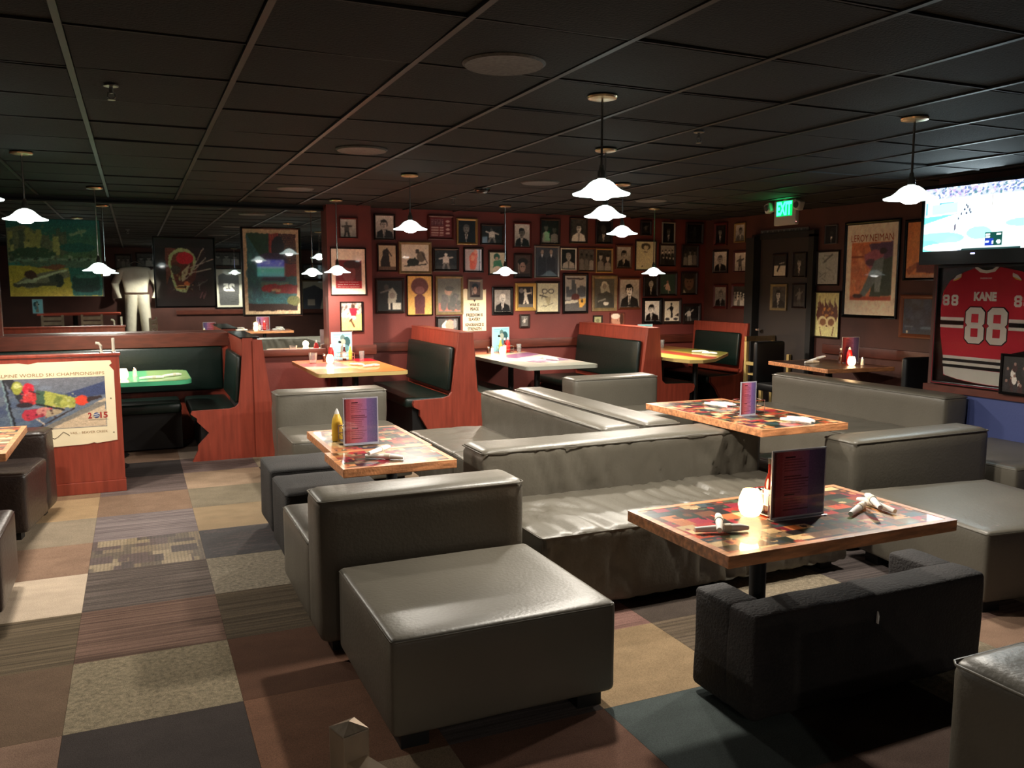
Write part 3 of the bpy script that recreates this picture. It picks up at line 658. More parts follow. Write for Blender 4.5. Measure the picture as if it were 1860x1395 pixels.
MB().prism([(-.06, 1.09), (.06, 1.09), (.06, 0), (-.55, 0), (-.52, .10), (-.44, .16), (-.52, .30), (-.60, .38), (-.60, .44), (-.25, .445), (-.17, .46), (-.13, .51)], 0, .045).build('end_panel', 'wood_red', t, 0, bevel=.004)
MB().prism([(-.06, 1.09), (.06, 1.09), (.06, 0), (-.1, 0), (-.1, .46)], .045, 1.12).build('back_board', 'wood_red', t, 0)
back_cushion(t, -.11, -.075, .10, 1.02, .55, .97, .045, -1); seat_cushion(t, -.64, -.13, .05, 1.10, seed=13)
MB().box(-.16, -.10, .05, 1.1, .47, .52).build('lower_rail', 'wood_red', t, 0, bevel=.004)

# partition with the ski poster
t = thing('wooden_partition', 'red wooden partition carrying the ski championships poster, left foreground of the booths', 'partition', (0, 7.0, 0))
MB().box(-2.6, -.13, 0, .07, .09, 1.04).build('panel', 'wood_red', t, 0, bevel=.004)
MB().box(-2.6, -.125, -.012, .08, 0, .09).build('kick_board', 'wood_red', t, 0, bevel=.004)
MB().box(-2.6, -.12, -.008, .085, 1.04, 1.062).build('top_cap', 'wood_red', t, 0, bevel=.004)
for x, h, b, l in ((-.25, .075, -.035, 'small chrome hook with a bent tip on the partition, left of two'), (-.165, .11, .0, 'taller upright chrome hook on the partition corner, right of two')):
    t = thing('chrome_hook', l, 'hook', (x, 7.03, 1.062))
    MB().tube([(0, 0, 0), (0, 0, h * .7), (b * .4, 0, h * .95), (b, 0, h)], [.012, .011, .012, .011], 8).build('stem', 'exit_housing', t); MB().lathe([(0, 0), (.018, 0), (.016, .008), (0, .01)], seg=14).build('base', 'chrome', t)

# ================================================================== CHAIRS
def ladder_chair(label, x, y, rz, first=None, m='antique', hh=.95, slats=4):
    if first: t = copy_tree(first); t['label'] = label
    else:
        t = thing('ladder_back_chair', label, 'chair')
        for s in (-1, 1):
            MB().box(s * .19 - .021, s * .19 + .021, .1695, .2115, 0, hh - .016).add([(s * .19 - .022, .1685, hh - .016), (s * .19 + .022, .1685, hh - .016), (s * .19 + .022, .2125, hh - .016), (s * .19 - .022, .2125, hh - .016), (s * .19, .1905, hh - .006)], [(0, 1, 4), (1, 2, 4), (2, 3, 4), (3, 0, 4), (3, 2, 1, 0)]).build('back_post', m, t, 0, bevel=.002)
            MB().box(s * .19 - .014, s * .19 + .014, -.20, -.172, 0, .43).build('front_leg', m, t, 0, bevel=.002)
        # crest rail curves backwards between the posts
        P = [(-.175 + .35 * k / 10, .19 + .012 * math.sin(PI * k / 10)) for k in range(11)]
        for k in range(slats):
            z = hh - .09 - k * .10; mb = MB(); n = len(P)
            V = [(p[0], p[1] + d, z + e) for p in P for (d, e) in ((-.016, -.035), (.016, -.035), (.016, .035), (-.016, .035))]
            Fc = [(0, 3, 2, 1), (4 * n - 4, 4 * n - 3, 4 * n - 2, 4 * n - 1)] + [(4 * i + a, 4 * i + (a + 1) % 4, 4 * i + 4 + (a + 1) % 4, 4 * i + 4 + a) for i in range(n - 1) for a in range(4)]
            mb.add(V, Fc).build('slat', m, t, 30)
        MB().rbox(-.21, .21, -.22, .17, .43, .48, .02, .1).build('seat', 'black', t, 60)
        MB().box(-.18, .18, -.19, -.18, .2, .22).box(-.18, .18, .18, .19, .2, .22).build('stretcher', m, t, 0)
    t.location = (x, y, 0); t.rotation_euler = (0, 0, rz); return t
# post with cap at (.253,1.148): back runs along (.45,-.89)
ang = math.radians(-73); dx, dy = math.cos(ang), math.sin(ang)
cx = .253 + dx * .19 - (-dy) * .19; cy = 1.148 + dy * .19 - dx * .19
lc = ladder_chair('antique brass metal chair whose back corner rises at the bottom edge', cx, cy, ang)
for x, y, r, l in [(-1.62, -1.2, .1, 'dark ladder-back chair reflected at the far left of the mirror'), (-.84, -1.3, -.1, 'ladder-back chair with bright slats reflected left in the mirror')]:
    ladder_chair(l, x, y, PI + r, lc)
def leather_chair(label, x, y, rz, hh, W=.42):
    t = thing('upholstered_chair', label, 'chair', (x, y, 0), rz)
    MB().rbox(-W / 2, W / 2, .15, .22, .45, hh, .03, .1).build('backrest', 'black', t, 60); MB().rbox(-W / 2, W / 2, -.22, .15, .38, .47, .03, .1).build('seat', 'black', t, 60)
    for sx in (-1, 1):
        for sy in (-.19, .18): MB().box(sx * (W / 2 - .03) - .016, sx * (W / 2 - .03) + .016, sy - .016, sy + .016, 0, .39).build('leg', 'black', t, 0)
    return t
leather_chair('black upholstered chair seen from behind, right of the alcove candle', 6.72, 5.80, PI + math.radians(-6), .90)
leather_chair('black upholstered chair facing the camera at the far end of the alcove table', 6.62, 7.42, 0, .93)
t = thing('high_chair', 'pale wooden frame high chair standing before the dark door', 'chair', (6.87, 7.92, 0))
MB().box(-.22, .22, .12, .16, .90, .96).build('top_rail', 'brass', t, 0, bevel=.006)
for sx in (-1, 1): MB().box(sx * .2 - .018, sx * .2 + .018, .12, .16, 0, .9).build('leg', 'wood_pale', t, 0, bevel=.004); MB().box(sx * .2 - .018, sx * .2 + .018, -.16, -.12, 0, .75).build('leg', 'wood_pale', t, 0, bevel=.004); MB().box(sx * .2 - .015, sx * .2 + .015, -.14, .14, .62, .66).build('arm', 'wood_pale', t, 0)
MB().box(-.19, .19, -.14, .14, .50, .52).build('seat', 'wood_pale', t, 0)
# ================================================================== PICTURES
def g(v, t=(1, .97, .92)): return tuple(min(1, v * k) for k in t)
def paint(kind, w, h):
    nx = max(24, min(64, int(w * 170))); ny = max(28, min(90, int(h * 170))); p = kind.split(',')
    k = p[0]
    if k in 'PFG' and len(k) == 1:
        a = [float(q) for q in p[1:]]; cv = Cv(nx, ny, g(a[0]))
        cv.grad(g(a[0]), g(a[0] * .75)); cv.grain(.02, 4)
        if k == 'P':
            bg, suit, hair, face = a; ox = rng.uniform(-.06, .06); x = .5 + ox
            cv.poly([(.02, 1), (.10, .72), (x - .12, .60), (x + .12, .60), (.92, .72), (.99, 1)], g(suit))
            cv.poly([(x - .09, .60), (x + .09, .60), (x + .02, .98), (x - .02, .98)], g(.75 if suit < .4 else suit * .8)); cv.line((x, .64), (x + .01, .95), .018, g(suit * .5))
            cv.ell(x, .36, .20, .20, g(hair)); cv.rect(x - .07, .5, x + .07, .62, g(face * .75)); cv.ell(x, .41, .155, .18, g(face)); cv.ell(x - .07, .42, .07, .16, g(face * .8), .5)
            for s in (-1, 1): cv.ell(x + s * .06, .38, .028, .014, g(.1)); cv.line((x + s * .03, .35), (x + s * .09, .345), .01, g(hair))
            cv.line((x, .40), (x + .015, .46), .012, g(face * .7)); cv.line((x - .05, .51), (x + .05, .51), .011, g(face * .4))
            cv.ell(x + rng.uniform(-.05, .05), .24, .17, .07, g(hair))
        elif k == 'F':
            bg, body, x, face = a; L = rng.uniform(-.15, .15)
            cv.rect(0, .8, 1, 1, g(bg * .6 + .1)); cv.poly([(x - .16, .72), (x - .15, .35), (x, .28), (x + .15, .35), (x + .14, .72)], g(body))
            cv.ell(x + L * .3, .22, .075, .085, g(face)); cv.line((x - .13, .4), (x - .3, .45 + L), .045, g(body * .9)); cv.line((x + .13, .4), (x + .3, .36 - L), .045, g(body * .9))
            cv.line((x - .07, .7), (x - .12 + L * .5, .95), .055, g(body * .6)); cv.line((x + .07, .7), (x + .14, .95), .055, g(body * .6))
        else:
            bg, body, n, face = a; n = int(n)
            for r_ in range(2 if n > 3 else 1):
                for i in range(n):
                    x = (i + .5 + .3 * r_) / n; y = .35 + .28 * r_ + rng.uniform(-.05, .05); r = .32 / n
                    cv.poly([(x - r * 1.5, 1), (x - r * 1.3, y + r * 1.6), (x, y + r), (x + r * 1.3, y + r * 1.6), (x + r * 1.5, 1)], g(body * rng.uniform(.6, 1.2))); cv.ell(x, y, r * .75, r, g(face * rng.uniform(.7, 1.1))); cv.ell(x, y - r * .8, r * .8, r * .45, g(.1))
        cv.a = np.clip((cv.a - .07) * 1.35 + .04, .02, 1); cv.brush(.008, 9, .035); cv.grain(.02); return cv
    cv = Cv(nx, ny, (.9, .86, .76))
    if k == 'flag':
        cv = Cv(nx, ny, (.38, .10, .10)); cv.rect(.06, .06, .62, .42, (.30, .12, .16))
        for i in range(7):
            for j in range(4): cv.ell(.1 + i * .08, .11 + j * .085, .02, .022, (.7, .6, .58))
        for j in range(4): cv.rect(.05, .46 + j * .13, .62, .53 + j * .13, (.72, .6, .56)); cv.ell(.82, .18 + j * .2, .1, .06, (.72, .6, .56))
        cv.rect(.4, .46, .45, .95, (.4, .1, .1))
    elif k == 'bird': cv = Cv(nx, ny, (.74, .68, .56)); cv.poly([(.1, .95), (.1, .65), (.3, .3), (.48, .08), (.6, .35), (.62, .6), (.7, .95)], (.16, .14, .12)); cv.ell(.38, .3, .16, .14, (.2, .17, .15)); cv.rect(0, .85, 1, 1, (.4, .32, .25)); cv.line((.5, .15), (.75, .42), .03, (.2, .17, .15))
    elif k == 'dogs': cv = Cv(nx, ny, (.82, .78, .70)); cv.ell(.42, .66, .22, .14, (.14, .15, .12)); cv.poly([(.2, .8), (.3, .5), (.4, .6), (.5, .45), (.6, .8)], (.16, .18, .14)); cv.ell(.72, .45, .16, .20, (.4, .36, .30)); cv.ell(.58, .25, .07, .09, (.25, .22, .18)); cv.line((.1, .82), (.9, .74), .02, (.2, .2, .16)); cv.line((.75, .3), (.95, .7), .02, (.25, .2, .18))
    elif k == 'redfig': cv = Cv(nx, ny, (.72, .66, .66)); cv.poly([(.3, .95), (.25, .35), (.45, .12), (.75, .2), (.72, .6), (.6, .95)], (.85, .42, .34)); cv.ell(.62, .12, .12, .1, (.95, .6, .5)); cv.rect(.84, 0, .9, 1, (.2, .15, .15)); cv.ell(.45, .4, .12, .14, (.95, .62, .52))
    elif k == 'green': cv = Cv(nx, ny, (.76, .74, .64)); cv.ell(.45, .2, .2, .16, (.16, .36, .3)); cv.poly([(.2, .75), (.25, .4), (.7, .35), (.85, .7)], (.25, .5, .38)); cv.ell(.5, .8, .3, .15, (.82, .76, .68)); cv.ell(.45, .28, .1, .08, (.7, .6, .5))
    elif k == 'beret': cv = Cv(nx, ny, (.26, .20, .18)); cv.ell(.5, .3, .33, .18, (.08, .07, .07)); cv.ell(.48, .55, .2, .24, (.62, .5, .44)); cv.line((.2, .4), (.25, .95), .04, (.55, .5, .46)); cv.rect(.1, .85, .95, 1, (.14, .1, .1)); cv.ell(.42, .52, .04, .02, (.1, .1, .1)); cv.ell(.56, .52, .04, .02, (.1, .1, .1))
    elif k == 'twomen':
        cv = Cv(nx, ny, (.24, .26, .30))
        for x in (.28, .70): cv.poly([(x - .2, 1), (x - .18, .36), (x, .24), (x + .18, .36), (x + .2, 1)], (.15, .17, .22)); cv.ell(x, .15, .08, .08, (.62, .55, .5)); cv.poly([(x - .05, .24), (x + .05, .24), (x, .36)], (.85, .85, .85))
    elif k.startswith('sketch'):
        cv = Cv(nx, ny, (.80, .78, .64) if k != 'sketch4' else (.62, .63, .60)); n = k[-1]; d = (.28, .26, .2)
        if n == '1': cv.ell(.5, .18, .24, .13, d); cv.ell(.5, .22, .12, .09, (.75, .72, .6)); cv.line((.4, .36), (.58, .38), .02, (.5, .46, .38)); cv.line((.3, .9), (.35, .88), .02, d)
        elif n == '2':
            for x in (.35, .66): cv.ell(x, .28, .14, .09, d); cv.ell(x, .28, .10, .06, (.86, .84, .72))
            cv.line((.12, .42), (.5, .5), .025, d); cv.poly([(.35, .5), (.65, .48), (.6, .7), (.5, .78)], (.66, .62, .46)); cv.line((.2, .8), (.5, .78), .015, (.5, .48, .36)); cv.line((.5, .78), (.75, .7), .015, (.5, .48, .36)); cv.line((.3, .36), (.2, .55), .02, (.4, .38, .3))
        elif n == '3': cv = Cv(nx, ny, (.55, .56, .42)); cv.ell(.5, .5, .25, .25, (.4, .4, .3))
        else:
            for _ in range(9): x, y = rng.uniform(.1, .9, 2); cv.line((x, y), (x + rng.uniform(-.3, .3), y + rng.uniform(-.15, .15)), .018, (.42, .43, .40), .7)
            cv.line((.3, .3), (.7, .08), .03, (.36, .36, .34))
    elif k == 'guitar': cv = Cv(nx, ny, (.12, .14, .14)); cv.ell(.35, .22, .1, .1, (.28, .26, .24)); cv.poly([(.4, .75), (.45, .3), (.62, .24), (.8, .45), (.72, .75)], (.62, .62, .56)); cv.rect(.42, .74, .95, .95, (.74, .74, .68)); cv.rect(.52, .74, .6, .95, (.14, .14, .14)); cv.line((.12, .4), (.5, .3), .03, (.4, .4, .38)); cv.ell(.6, .5, .12, .1, (.5, .48, .44))
    elif k == 'yellow': cv = Cv(nx, ny, (.86, .68, .36)); cv.poly([(.3, 1), (.28, .55), (.5, .42), (.72, .55), (.7, 1)], (.36, .16, .16)); cv.ell(.5, .26, .36, .22, (.40, .22, .20)); cv.ell(.5, .36, .2, .1, (.55, .36, .34))
    elif k == 'painting': cv = Cv(nx, ny, (.34, .33, .28)); cv.grad((.36, .35, .30), (.40, .38, .32)); cv.rect(.03, .72, .97, .97, (.66, .38, .32)); cv.ell(.45, .38, .16, .11, (.66, .5, .4)); cv.blobs(14, [(.24, .24, .22), (.3, .28, .26)], .05, .15, (.2, .5, .95, .85)); cv.ell(.5, .3, .2, .07, (.26, .26, .22))
    elif k == 'batter': cv = Cv(nx, ny, (.12, .1, .09)); cv.poly([(.3, .9), (.4, .5), (.38, .3), (.55, .25), (.6, .5), (.75, .9), (.6, .9), (.5, .65), (.42, .92)], (.86, .82, .74)); cv.ell(.45, .2, .1, .09, (.7, .64, .56)); cv.line((.55, .35), (.9, .3), .04, (.8, .76, .68)); cv.line((.85, .1), (.9, .4), .025, (.6, .5, .4)); cv.ell(.2, .2, .15, .12, (.45, .42, .4)); cv.rect(0, .85, 1, 1, (.4, .38, .34))
    elif k == 'skyline': cv = Cv(nx, ny, (.66, .65, .62)); cv.line((.08, .08), (.9, .08), .02, (.2, .15, .15)); [cv.rect(x, y, x + .14, .6, (.30, .32, .34)) for x, y in ((.05, .3), (.2, .4), (.32, .12), (.38, .22), (.6, .35), (.72, .28), (.84, .3))]; cv.ell(.5, .62, .2, .12, (.34, .12, .10)); cv.rect(0, .68, 1, 1, (.34, .33, .32)); cv.poly([(0, .72), (.6, .68), (.65, .76), (0, .8)], (.82, .8, .72)); cv.poly([(.65, .66), (1, .64), (1, .76), (.8, .9), (.7, .9)], (.88, .68, .3)); cv.ell(.82, .72, .05, .05, (.2, .15, .1))
    elif k == 'beard': cv = Cv(nx, ny, (.30, .30, .27)); cv.poly([(.1, 1), (.15, .55), (.4, .35), (.7, .36), (.95, .6), (1, 1)], (.22, .22, .2)); cv.ell(.5, .26, .17, .17, (.72, .71, .66)); cv.poly([(.3, .25), (.7, .2), (.8, .5), (.6, .42), (.42, .5), (.3, .5)], (.60, .60, .55)); cv.ell(.58, .85, .14, .07, (.76, .75, .7)); cv.line((.2, .78), (.55, .7), .03, (.5, .5, .46)); cv.ell(.5, .26, .09, .1, (.5, .48, .44))
    elif k == 'teal': cv = Cv(nx, ny, (.20, .28, .25)); cv.poly([(.3, .75), (.35, .5), (.5, .42), (.62, .6), (.68, .85)], (.78, .66, .6)); cv.ell(.46, .38, .07, .07, (.6, .4, .36)); cv.line((.3, .55), (.22, .62), .03, (.75, .6, .55)); cv.line((.5, .7), (.55, .95), .03, (.7, .6, .55))
    elif k == 'face': cv = Cv(nx, ny, (.22, .20, .17)); cv.ell(.5, .45, .36, .4, (.44, .34, .27)); cv.ell(.5, .12, .4, .16, (.14, .12, .1)); cv.ell(.36, .4, .06, .03, (.15, .1, .1)); cv.ell(.62, .4, .06, .03, (.15, .1, .1)); cv.line((.38, .68), (.62, .68), .02, (.3, .16, .14)); cv.poly([(.05, 1), (.1, .8), (.3, 1)], (.7, .68, .6))
    elif k == 'baby': cv = Cv(nx, ny, (.25, .24, .24)); cv.poly([(.1, 1), (.2, .3), (.4, .08), (.7, .5), (.8, 1)], (.88, .84, .78)); cv.ell(.6, .35, .24, .28, (.84, .55, .48)); cv.ell(.85, .3, .1, .25, (.5, .5, .5))
    elif k == 'closeup': cv = Cv(nx, ny, (.42, .24, .18)); cv.ell(.42, .5, .34, .42, (.66, .48, .40)); cv.ell(.36, .2, .32, .2, (.82, .78, .72)); cv.ell(.8, .4, .14, .4, (.25, .15, .12)); cv.poly([(.02, 1), (.1, .8), (.3, .95)], (.9, .88, .85)); cv.ell(.5, .5, .04, .02, (.2, .12, .1))
    elif k == 'dancer': cv = Cv(nx, ny, (.86, .82, .74)); cv.ell(.46, .14, .06, .07, (.1, .1, .1)); cv.poly([(.3, .34), (.45, .22), (.62, .32), (.54, .5), (.58, .8), (.44, .85), (.42, .5)], (.08, .08, .08)); cv.line((.3, .34), (.2, .42), .02, (.08, .08, .08)); cv.ell(.2, .9, .16, .07, (.2, .2, .2)); cv.ell(.78, .9, .16, .06, (.2, .2, .2)); cv.poly([(.7, .72), (1, .6), (1, .78)], (.2, .18, .16))
    elif k == 'hand': cv = Cv(nx, ny, (.12, .12, .12)); cv.rect(0, .5, 1, 1, (.72, .70, .64)); cv.line((.3, .75), (.5, .45), .06, (.1, .1, .1)); cv.line((.45, .4), (.85, .36), .03, (.6, .58, .54))
    elif k == 'redposter':
        cv = Cv(64, 84, (.86, .80, .72)); cv.rect(.12, .25, .90, .87, (.40, .10, .12)); cv.ell(.6, .45, .25, .2, (.28, .16, .16)); cv.ell(.52, .55, .2, .18, (.44, .24, .24)); cv.ell(.62, .34, .26, .09, (.22, .13, .13)); cv.rect(.12, .7, .9, .87, (.56, .10, .14)); cv.poly([(.7, .5), (.9, .4), (.9, .7), (.72, .7)], (.3, .18, .18))
    elif k == 'runner': cv = Cv(nx, ny, (.84, .66, .42)); cv.grain(.02); cv.rect(0, 0, 1, .38, (.6, .55, .5)); cv.blobs(60, [(.3, .26, .25), (.85, .8, .75), (.5, .45, .42)], .02, .05, (0, 0, 1, .36)); cv.ell(.2, .42, .25, .1, (.9, .86, .8)); cv.poly([(.38, .2), (.8, .2), (.72, .48), (.48, .48)], (.78, .08, .16)); cv.ell(.58, .12, .1, .08, (.22, .14, .1)); cv.ell(.55, .54, .16, .08, (.92, .85, .72)); cv.line((.5, .58), (.4, .66), .035, (.25, .15, .08)); cv.line((.45, .62), (.62, .86), .03, (.22, .13, .07)); cv.line((.38, .35), (.3, .4), .03, (.5, .3, .2))
    elif k == 'goggles':
        cv = Cv(60, 84, (.86, .82, .56)); b = (.34, .14, .06)
        for i in range(11):
            x = .1 + i * .08; cv.poly([(x - .06, .55), (x + rng.uniform(-.12, .02), rng.uniform(.05, .22)), (x + .03, .3), (x + .08, .55)], b)
        cv.ell(.5, .55, .42, .22, b); cv.ell(.32, .66, .2, .13, (.86, .78, .56)); cv.ell(.68, .66, .2, .13, (.86, .78, .56)); cv.ell(.34, .67, .13, .08, (.5, .32, .18)); cv.ell(.7, .67, .13, .08, (.5, .32, .18)); cv.blobs(20, [(.6, .35, .12), (.75, .5, .2)], .01, .04, (.2, .35, .8, .55)); cv.line((.2, .8), (.28, .97), .015, b); cv.line((.8, .8), (.75, .97), .015, b)
    elif k == 'golfposter':
        cv = Cv(84, 120, (.90, .82, .72)); cv.rect(.1, .2, .92, .84, (.80, .46, .28)); cv.blobs(60, [(.84, .54, .34), (.72, .38, .24), (.86, .62, .44)], .03, .09, (.15, .25, .6, .8), .7, .5)
        cv.poly([(.45, .22), (.92, .2), (.92, .42), (.55, .36)], (.34, .24, .34)); cv.poly([(.62, .42), (.92, .36), (.92, .78), (.5, .8)], (.18, .26, .20)); cv.poly([(.36, .34), (.56, .28), (.78, .3), (.7, .42), (.52, .5), (.4, .44)], (.62, .34, .40)); cv.ell(.5, .42, .1, .04, (.3, .14, .2))
        cv.poly([(.58, .40), (.76, .36), (.74, .52), (.62, .62), (.40, .8), (.30, .78), (.44, .6)], (.40, .46, .46)); cv.poly([(.6, .5), (.74, .5), (.70, .74), (.60, .74)], (.48, .54, .54)); cv.rect(.1, .345, .36, .365, (.5, .2, .1)); cv.ell(.74, .3, .07, .035, (.2, .14, .16)); cv.rect(.1, .79, .92, .84, (.66, .26, .12)); cv.ell(.26, .79, .1, .025, (.2, .12, .1)); cv.grain(.02)
    elif k == 'orangeposter': cv = Cv(50, 80, (.84, .52, .28)); cv.blobs(40, [(.88, .58, .34), (.78, .46, .26)], .05, .15, al=.5); cv.poly([(0, .85), (.4, .7), (.5, .75), (.1, .95)], (.66, .36, .2)); cv.rect(.35, .72, 1, .92, (.45, .2, .16)); cv.rect(0, .94, 1, 1, (.8, .56, .4))
    elif k == 'bluepic': cv = Cv(50, 44, (.13, .18, .24)); cv.blobs(40, [(.18, .24, .32), (.1, .13, .18), (.22, .28, .34)], .03, .12, al=.6); cv.ell(.72, .82, .22, .04, (.34, .42, .48)); cv.line((.05, .8), (.3, .78), .012, (.4, .46, .5))
    cv.a = np.clip(cv.a * 1.12, 0, 1); cv.brush(.002 if k in ('redposter', 'golfposter', 'yellow') else .008, 10, .03); cv.grain(.02); return cv
def picture(cx, z, w_, h_, b, st, kind, label, wall, cv=None, pm='print', name='framed_picture', depth=.022, prefix=True, cat='picture'):
    if wall == 'back': t = thing(name, label, cat, (cx, YB, z), 0)
    elif wall == 'col': t = thing(name, label, cat, (cx, YC, z), 0)
    elif wall == 'right': t = thing(name, label, cat, (XR, cx, z), -PI / 2)
    else: t = thing(name, label, cat, wall[0], wall[1])
    b = max(b, .006); x, zz = w_ / 2, h_ / 2
    o = (-.05 if wall == 'right' and 7.44 < cx < 8.38 else 0)
    m = MB()
    prof = [(0, 0), (0, -depth), (b * .35, -depth - .004), (b * .75, -depth * .8), (b, -depth * .45), (b, 0)]
    V = []; Fc = []; n = len(prof)
    for (sx, sz) in ((-1, -1), (1, -1), (1, 1), (-1, 1)):
        for (d, y) in prof: V.append((sx * (x + b - d), y + o, sz * (zz + b - d)))
    for i in range(4):
        for k in range(n - 1): a = i * n + k; c = ((i + 1) % 4) * n + k; Fc.append((a, c, c + 1, a + 1))
    m.add(V, Fc).build('frame', FR[st], t, 0, fix=True)
    print_mesh('print', cv or paint(kind, w_, h_), w_, h_, pm, t, (0, o - depth * .45, 0))
    return t
BACK=[
(2.655, 2.228, 0.21, 0.255, 0.02, 'dk', 'P,.75,.15,.2,.7', "portrait of a man at a microphone, leftmost in the back wall's top row"),
(3.335, 2.24, 0.27, 0.23, 0.027, 'mr', 'flag', 'dark red framed picture of a striped and starred flag in the top row'),
(3.665, 2.203, 0.21, 0.255, 0.028, 'gt', 'P,.08,.05,.3,.45', 'gilt-framed dark portrait of a seated figure in the top row'),
(3.99, 2.175, 0.26, 0.2, 0.022, 'dk', 'F,.1,.7,.5,.3', 'dark photo of a crouching figure in white, right of the gilt-framed portrait'),
(4.39, 2.175, 0.2, 0.27, 0.022, 'mr', 'P,.7,.08,.15,.4', 'portrait of a dark-suited man on pale ground, top row beside a thin pendant rod'),
(4.775, 2.228, 0.23, 0.275, 0.023, 'dk', 'G,.1,.7,2,.3', 'dark photo of two figures, top row above the two men in dark suits'),
(5.175, 2.252, 0.21, 0.275, 0.023, 'dk', 'P,.25,.75,.2,.75', 'smiling man in a white shirt, top row left of the bright pendant trio'),
(5.55, 2.245, 0.2, 0.26, 0.025, 'dk', 'P,.1,.2,.2,.25', 'dim dark portrait half hidden behind the middle pendant shade'),
(6.18, 2.312, 0.12, 0.145, 0.026, 'dk', 'F,.06,.3,.5,.15', 'tiny dim photo in the top row left of the rightmost booth pendant rod'),
(6.535, 2.257, 0.17, 0.245, 0.018, 'st', 'P,.08,.08,.1,.35', 'dim portrait with a pale strip along its left edge, top row'),
(6.955, 2.26, 0.23, 0.23, 0.028, 'dk', 'F,.05,.15,.5,.2', 'dim dark photo of a figure, rightmost in the top row of the back wall'),
(2.68, 1.88, 0.2, 0.28, 0.019, 'dk', 'bird', 'photo of a dark hooded figure on cream ground, leftmost in the second row'),
(3.015, 1.883, 0.33, 0.305, 0.033, 'kh', 'dogs', 'wide picture of a dark crouching form on white paper in a khaki wooden frame'),
(3.395, 1.865, 0.27, 0.22, 0.028, 'dk', 'F,.15,.7,.5,.75', 'photo of a man in a white shirt and tie with both arms spread'),
(3.745, 1.867, 0.21, 0.255, 0.022, 'bk', 'redfig', 'colour photo of a bare red-toned torso in a black frame'),
(4.06, 1.835, 0.2, 0.25, 0.022, 'dk', 'green', 'pale picture with a green figure, left of the second thin pendant shade'),
(4.4, 1.8, 0.2, 0.26, 0.022, 'dk', 'beret', 'brown-toned portrait of a person in a dark cap behind the second thin pendant'),
(4.73, 1.855, 0.3, 0.35, 0.024, 'sv', 'twomen', 'tall silver-framed photo of two men in dark suits'),
(5.035, 1.893, 0.19, 0.245, 0.016, 'wh', 'P,.12,.6,.5,.6', 'small white-bordered portrait of a man leaning forward'),
(5.295, 1.888, 0.21, 0.265, 0.024, 'br', 'G,.3,.5,3,.3', 'brown-framed photo of three people with a lamp glint at its foot'),
(5.555, 1.882, 0.21, 0.265, 0.024, 'gt', 'G,.2,.4,2,.6', 'gilt-edged photo of people beside a pale box'),
(5.85, 1.93, 0.2, 0.26, 0.025, 'br', 'P,.6,.1,.12,.55', 'portrait of a dark-haired man in a black collar under the third pendant'),
(6.185, 1.955, 0.29, 0.36, 0.018, 'dk', 'sketch1', 'tall cream paper with a small pencil head, left of the rightmost booth pendant rod'),
(6.525, 1.965, 0.21, 0.25, 0.026, 'dk', 'G,.55,.15,4,.75', 'team photo of several players, second row right of the thin rod'),
(6.89, 1.955, 0.22, 0.25, 0.027, 'dk', 'G,.2,.6,3,.4', 'photo of three crouching players, rightmost in the second row'),
(2.705, 1.445, 0.29, 0.35, 0.026, 'dk', 'guitar', 'large dark photo of a musician in a white shirt, leftmost in the third row'),
(3.065, 1.447, 0.29, 0.445, 0.013, 'bk', 'yellow', 'yellow poster with a plain brown rounded shape, above the first booth bench'),
(3.435, 1.445, 0.29, 0.4, 0.028, 'kh', 'painting', 'wood-framed muted painting of a figure over pink ground'),
(4.125, 1.375, 0.21, 0.27, 0.036, 'bk', 'P,.55,.04,.7,.65', 'portrait of a man in a dinner jacket, thick black frame, right of the slogan poster'),
(4.44, 1.422, 0.2, 0.255, 0.044, 'gd', 'batter', 'gold-framed photo of a baseball batter in white'),
(4.745, 1.413, 0.29, 0.355, 0.024, 'dk', 'sketch2', 'cream paper with a caricature of a figure in round glasses'),
(5.14, 1.462, 0.3, 0.445, 0.032, 'bk', 'skyline', 'tall poster of grey towers with a yellow patch below'),
(5.565, 1.462, 0.29, 0.375, 0.041, 'kh', 'beard', 'grey portrait of a long-haired bearded man in a double khaki frame'),
(5.945, 1.46, 0.29, 0.36, 0.026, 'br', 'P,.6,.12,.08,.85', 'portrait of a man in a flat hat with glaring light face, third row'),
(6.27, 1.55, 0.18, 0.22, 0.026, 'dk', 'P,.15,.05,.5,.6', 'portrait of a man in a dinner jacket just below the rightmost booth pendant shade'),
(6.545, 1.58, 0.23, 0.26, 0.027, 'dk', 'teal', 'dark teal photo of a small running figure'),
(6.885, 1.59, 0.21, 0.26, 0.027, 'dk', 'face', 'brown close-up of a face, rightmost in the third row'),
(3.415, 1.06, 0.25, 0.22, 0.029, 'bk', 'baby', 'photo of a pink head wrapped in white cloth, cut off by the booth back'),
(4.425, 1.123, 0.09, 0.125, 0.022, 'dk', 'F,.35,.6,.5,.5', "tiny dark-framed colour snapshot above the second booth's teal card"),
(5.47, 1.11, 0.1, 0.1, 0.018, 'dk', 'sketch3', 'tiny pale green card in a dark frame above the middle booth back'),
(5.765, 1.11, 0.21, 0.18, 0.008, 'rd', 'closeup', "unframed colour close-up of an old man's head behind the booth back"),
(6.3, 1.223, 0.22, 0.265, 0.044, 'bk', 'P,.8,.06,.08,.75', 'photo of a man in black hunched forward, black frame, bottom row'),
(6.615, 1.218, 0.23, 0.265, 0.037, 'dk', 'dancer', 'photo of a dark standing figure on white, bottom row'),
(6.94, 1.18, 0.22, 0.2, 0.037, 'dk', 'F,.15,.7,.3,.3', 'dark photo of a boat scene, rightmost in the bottom row'),
]
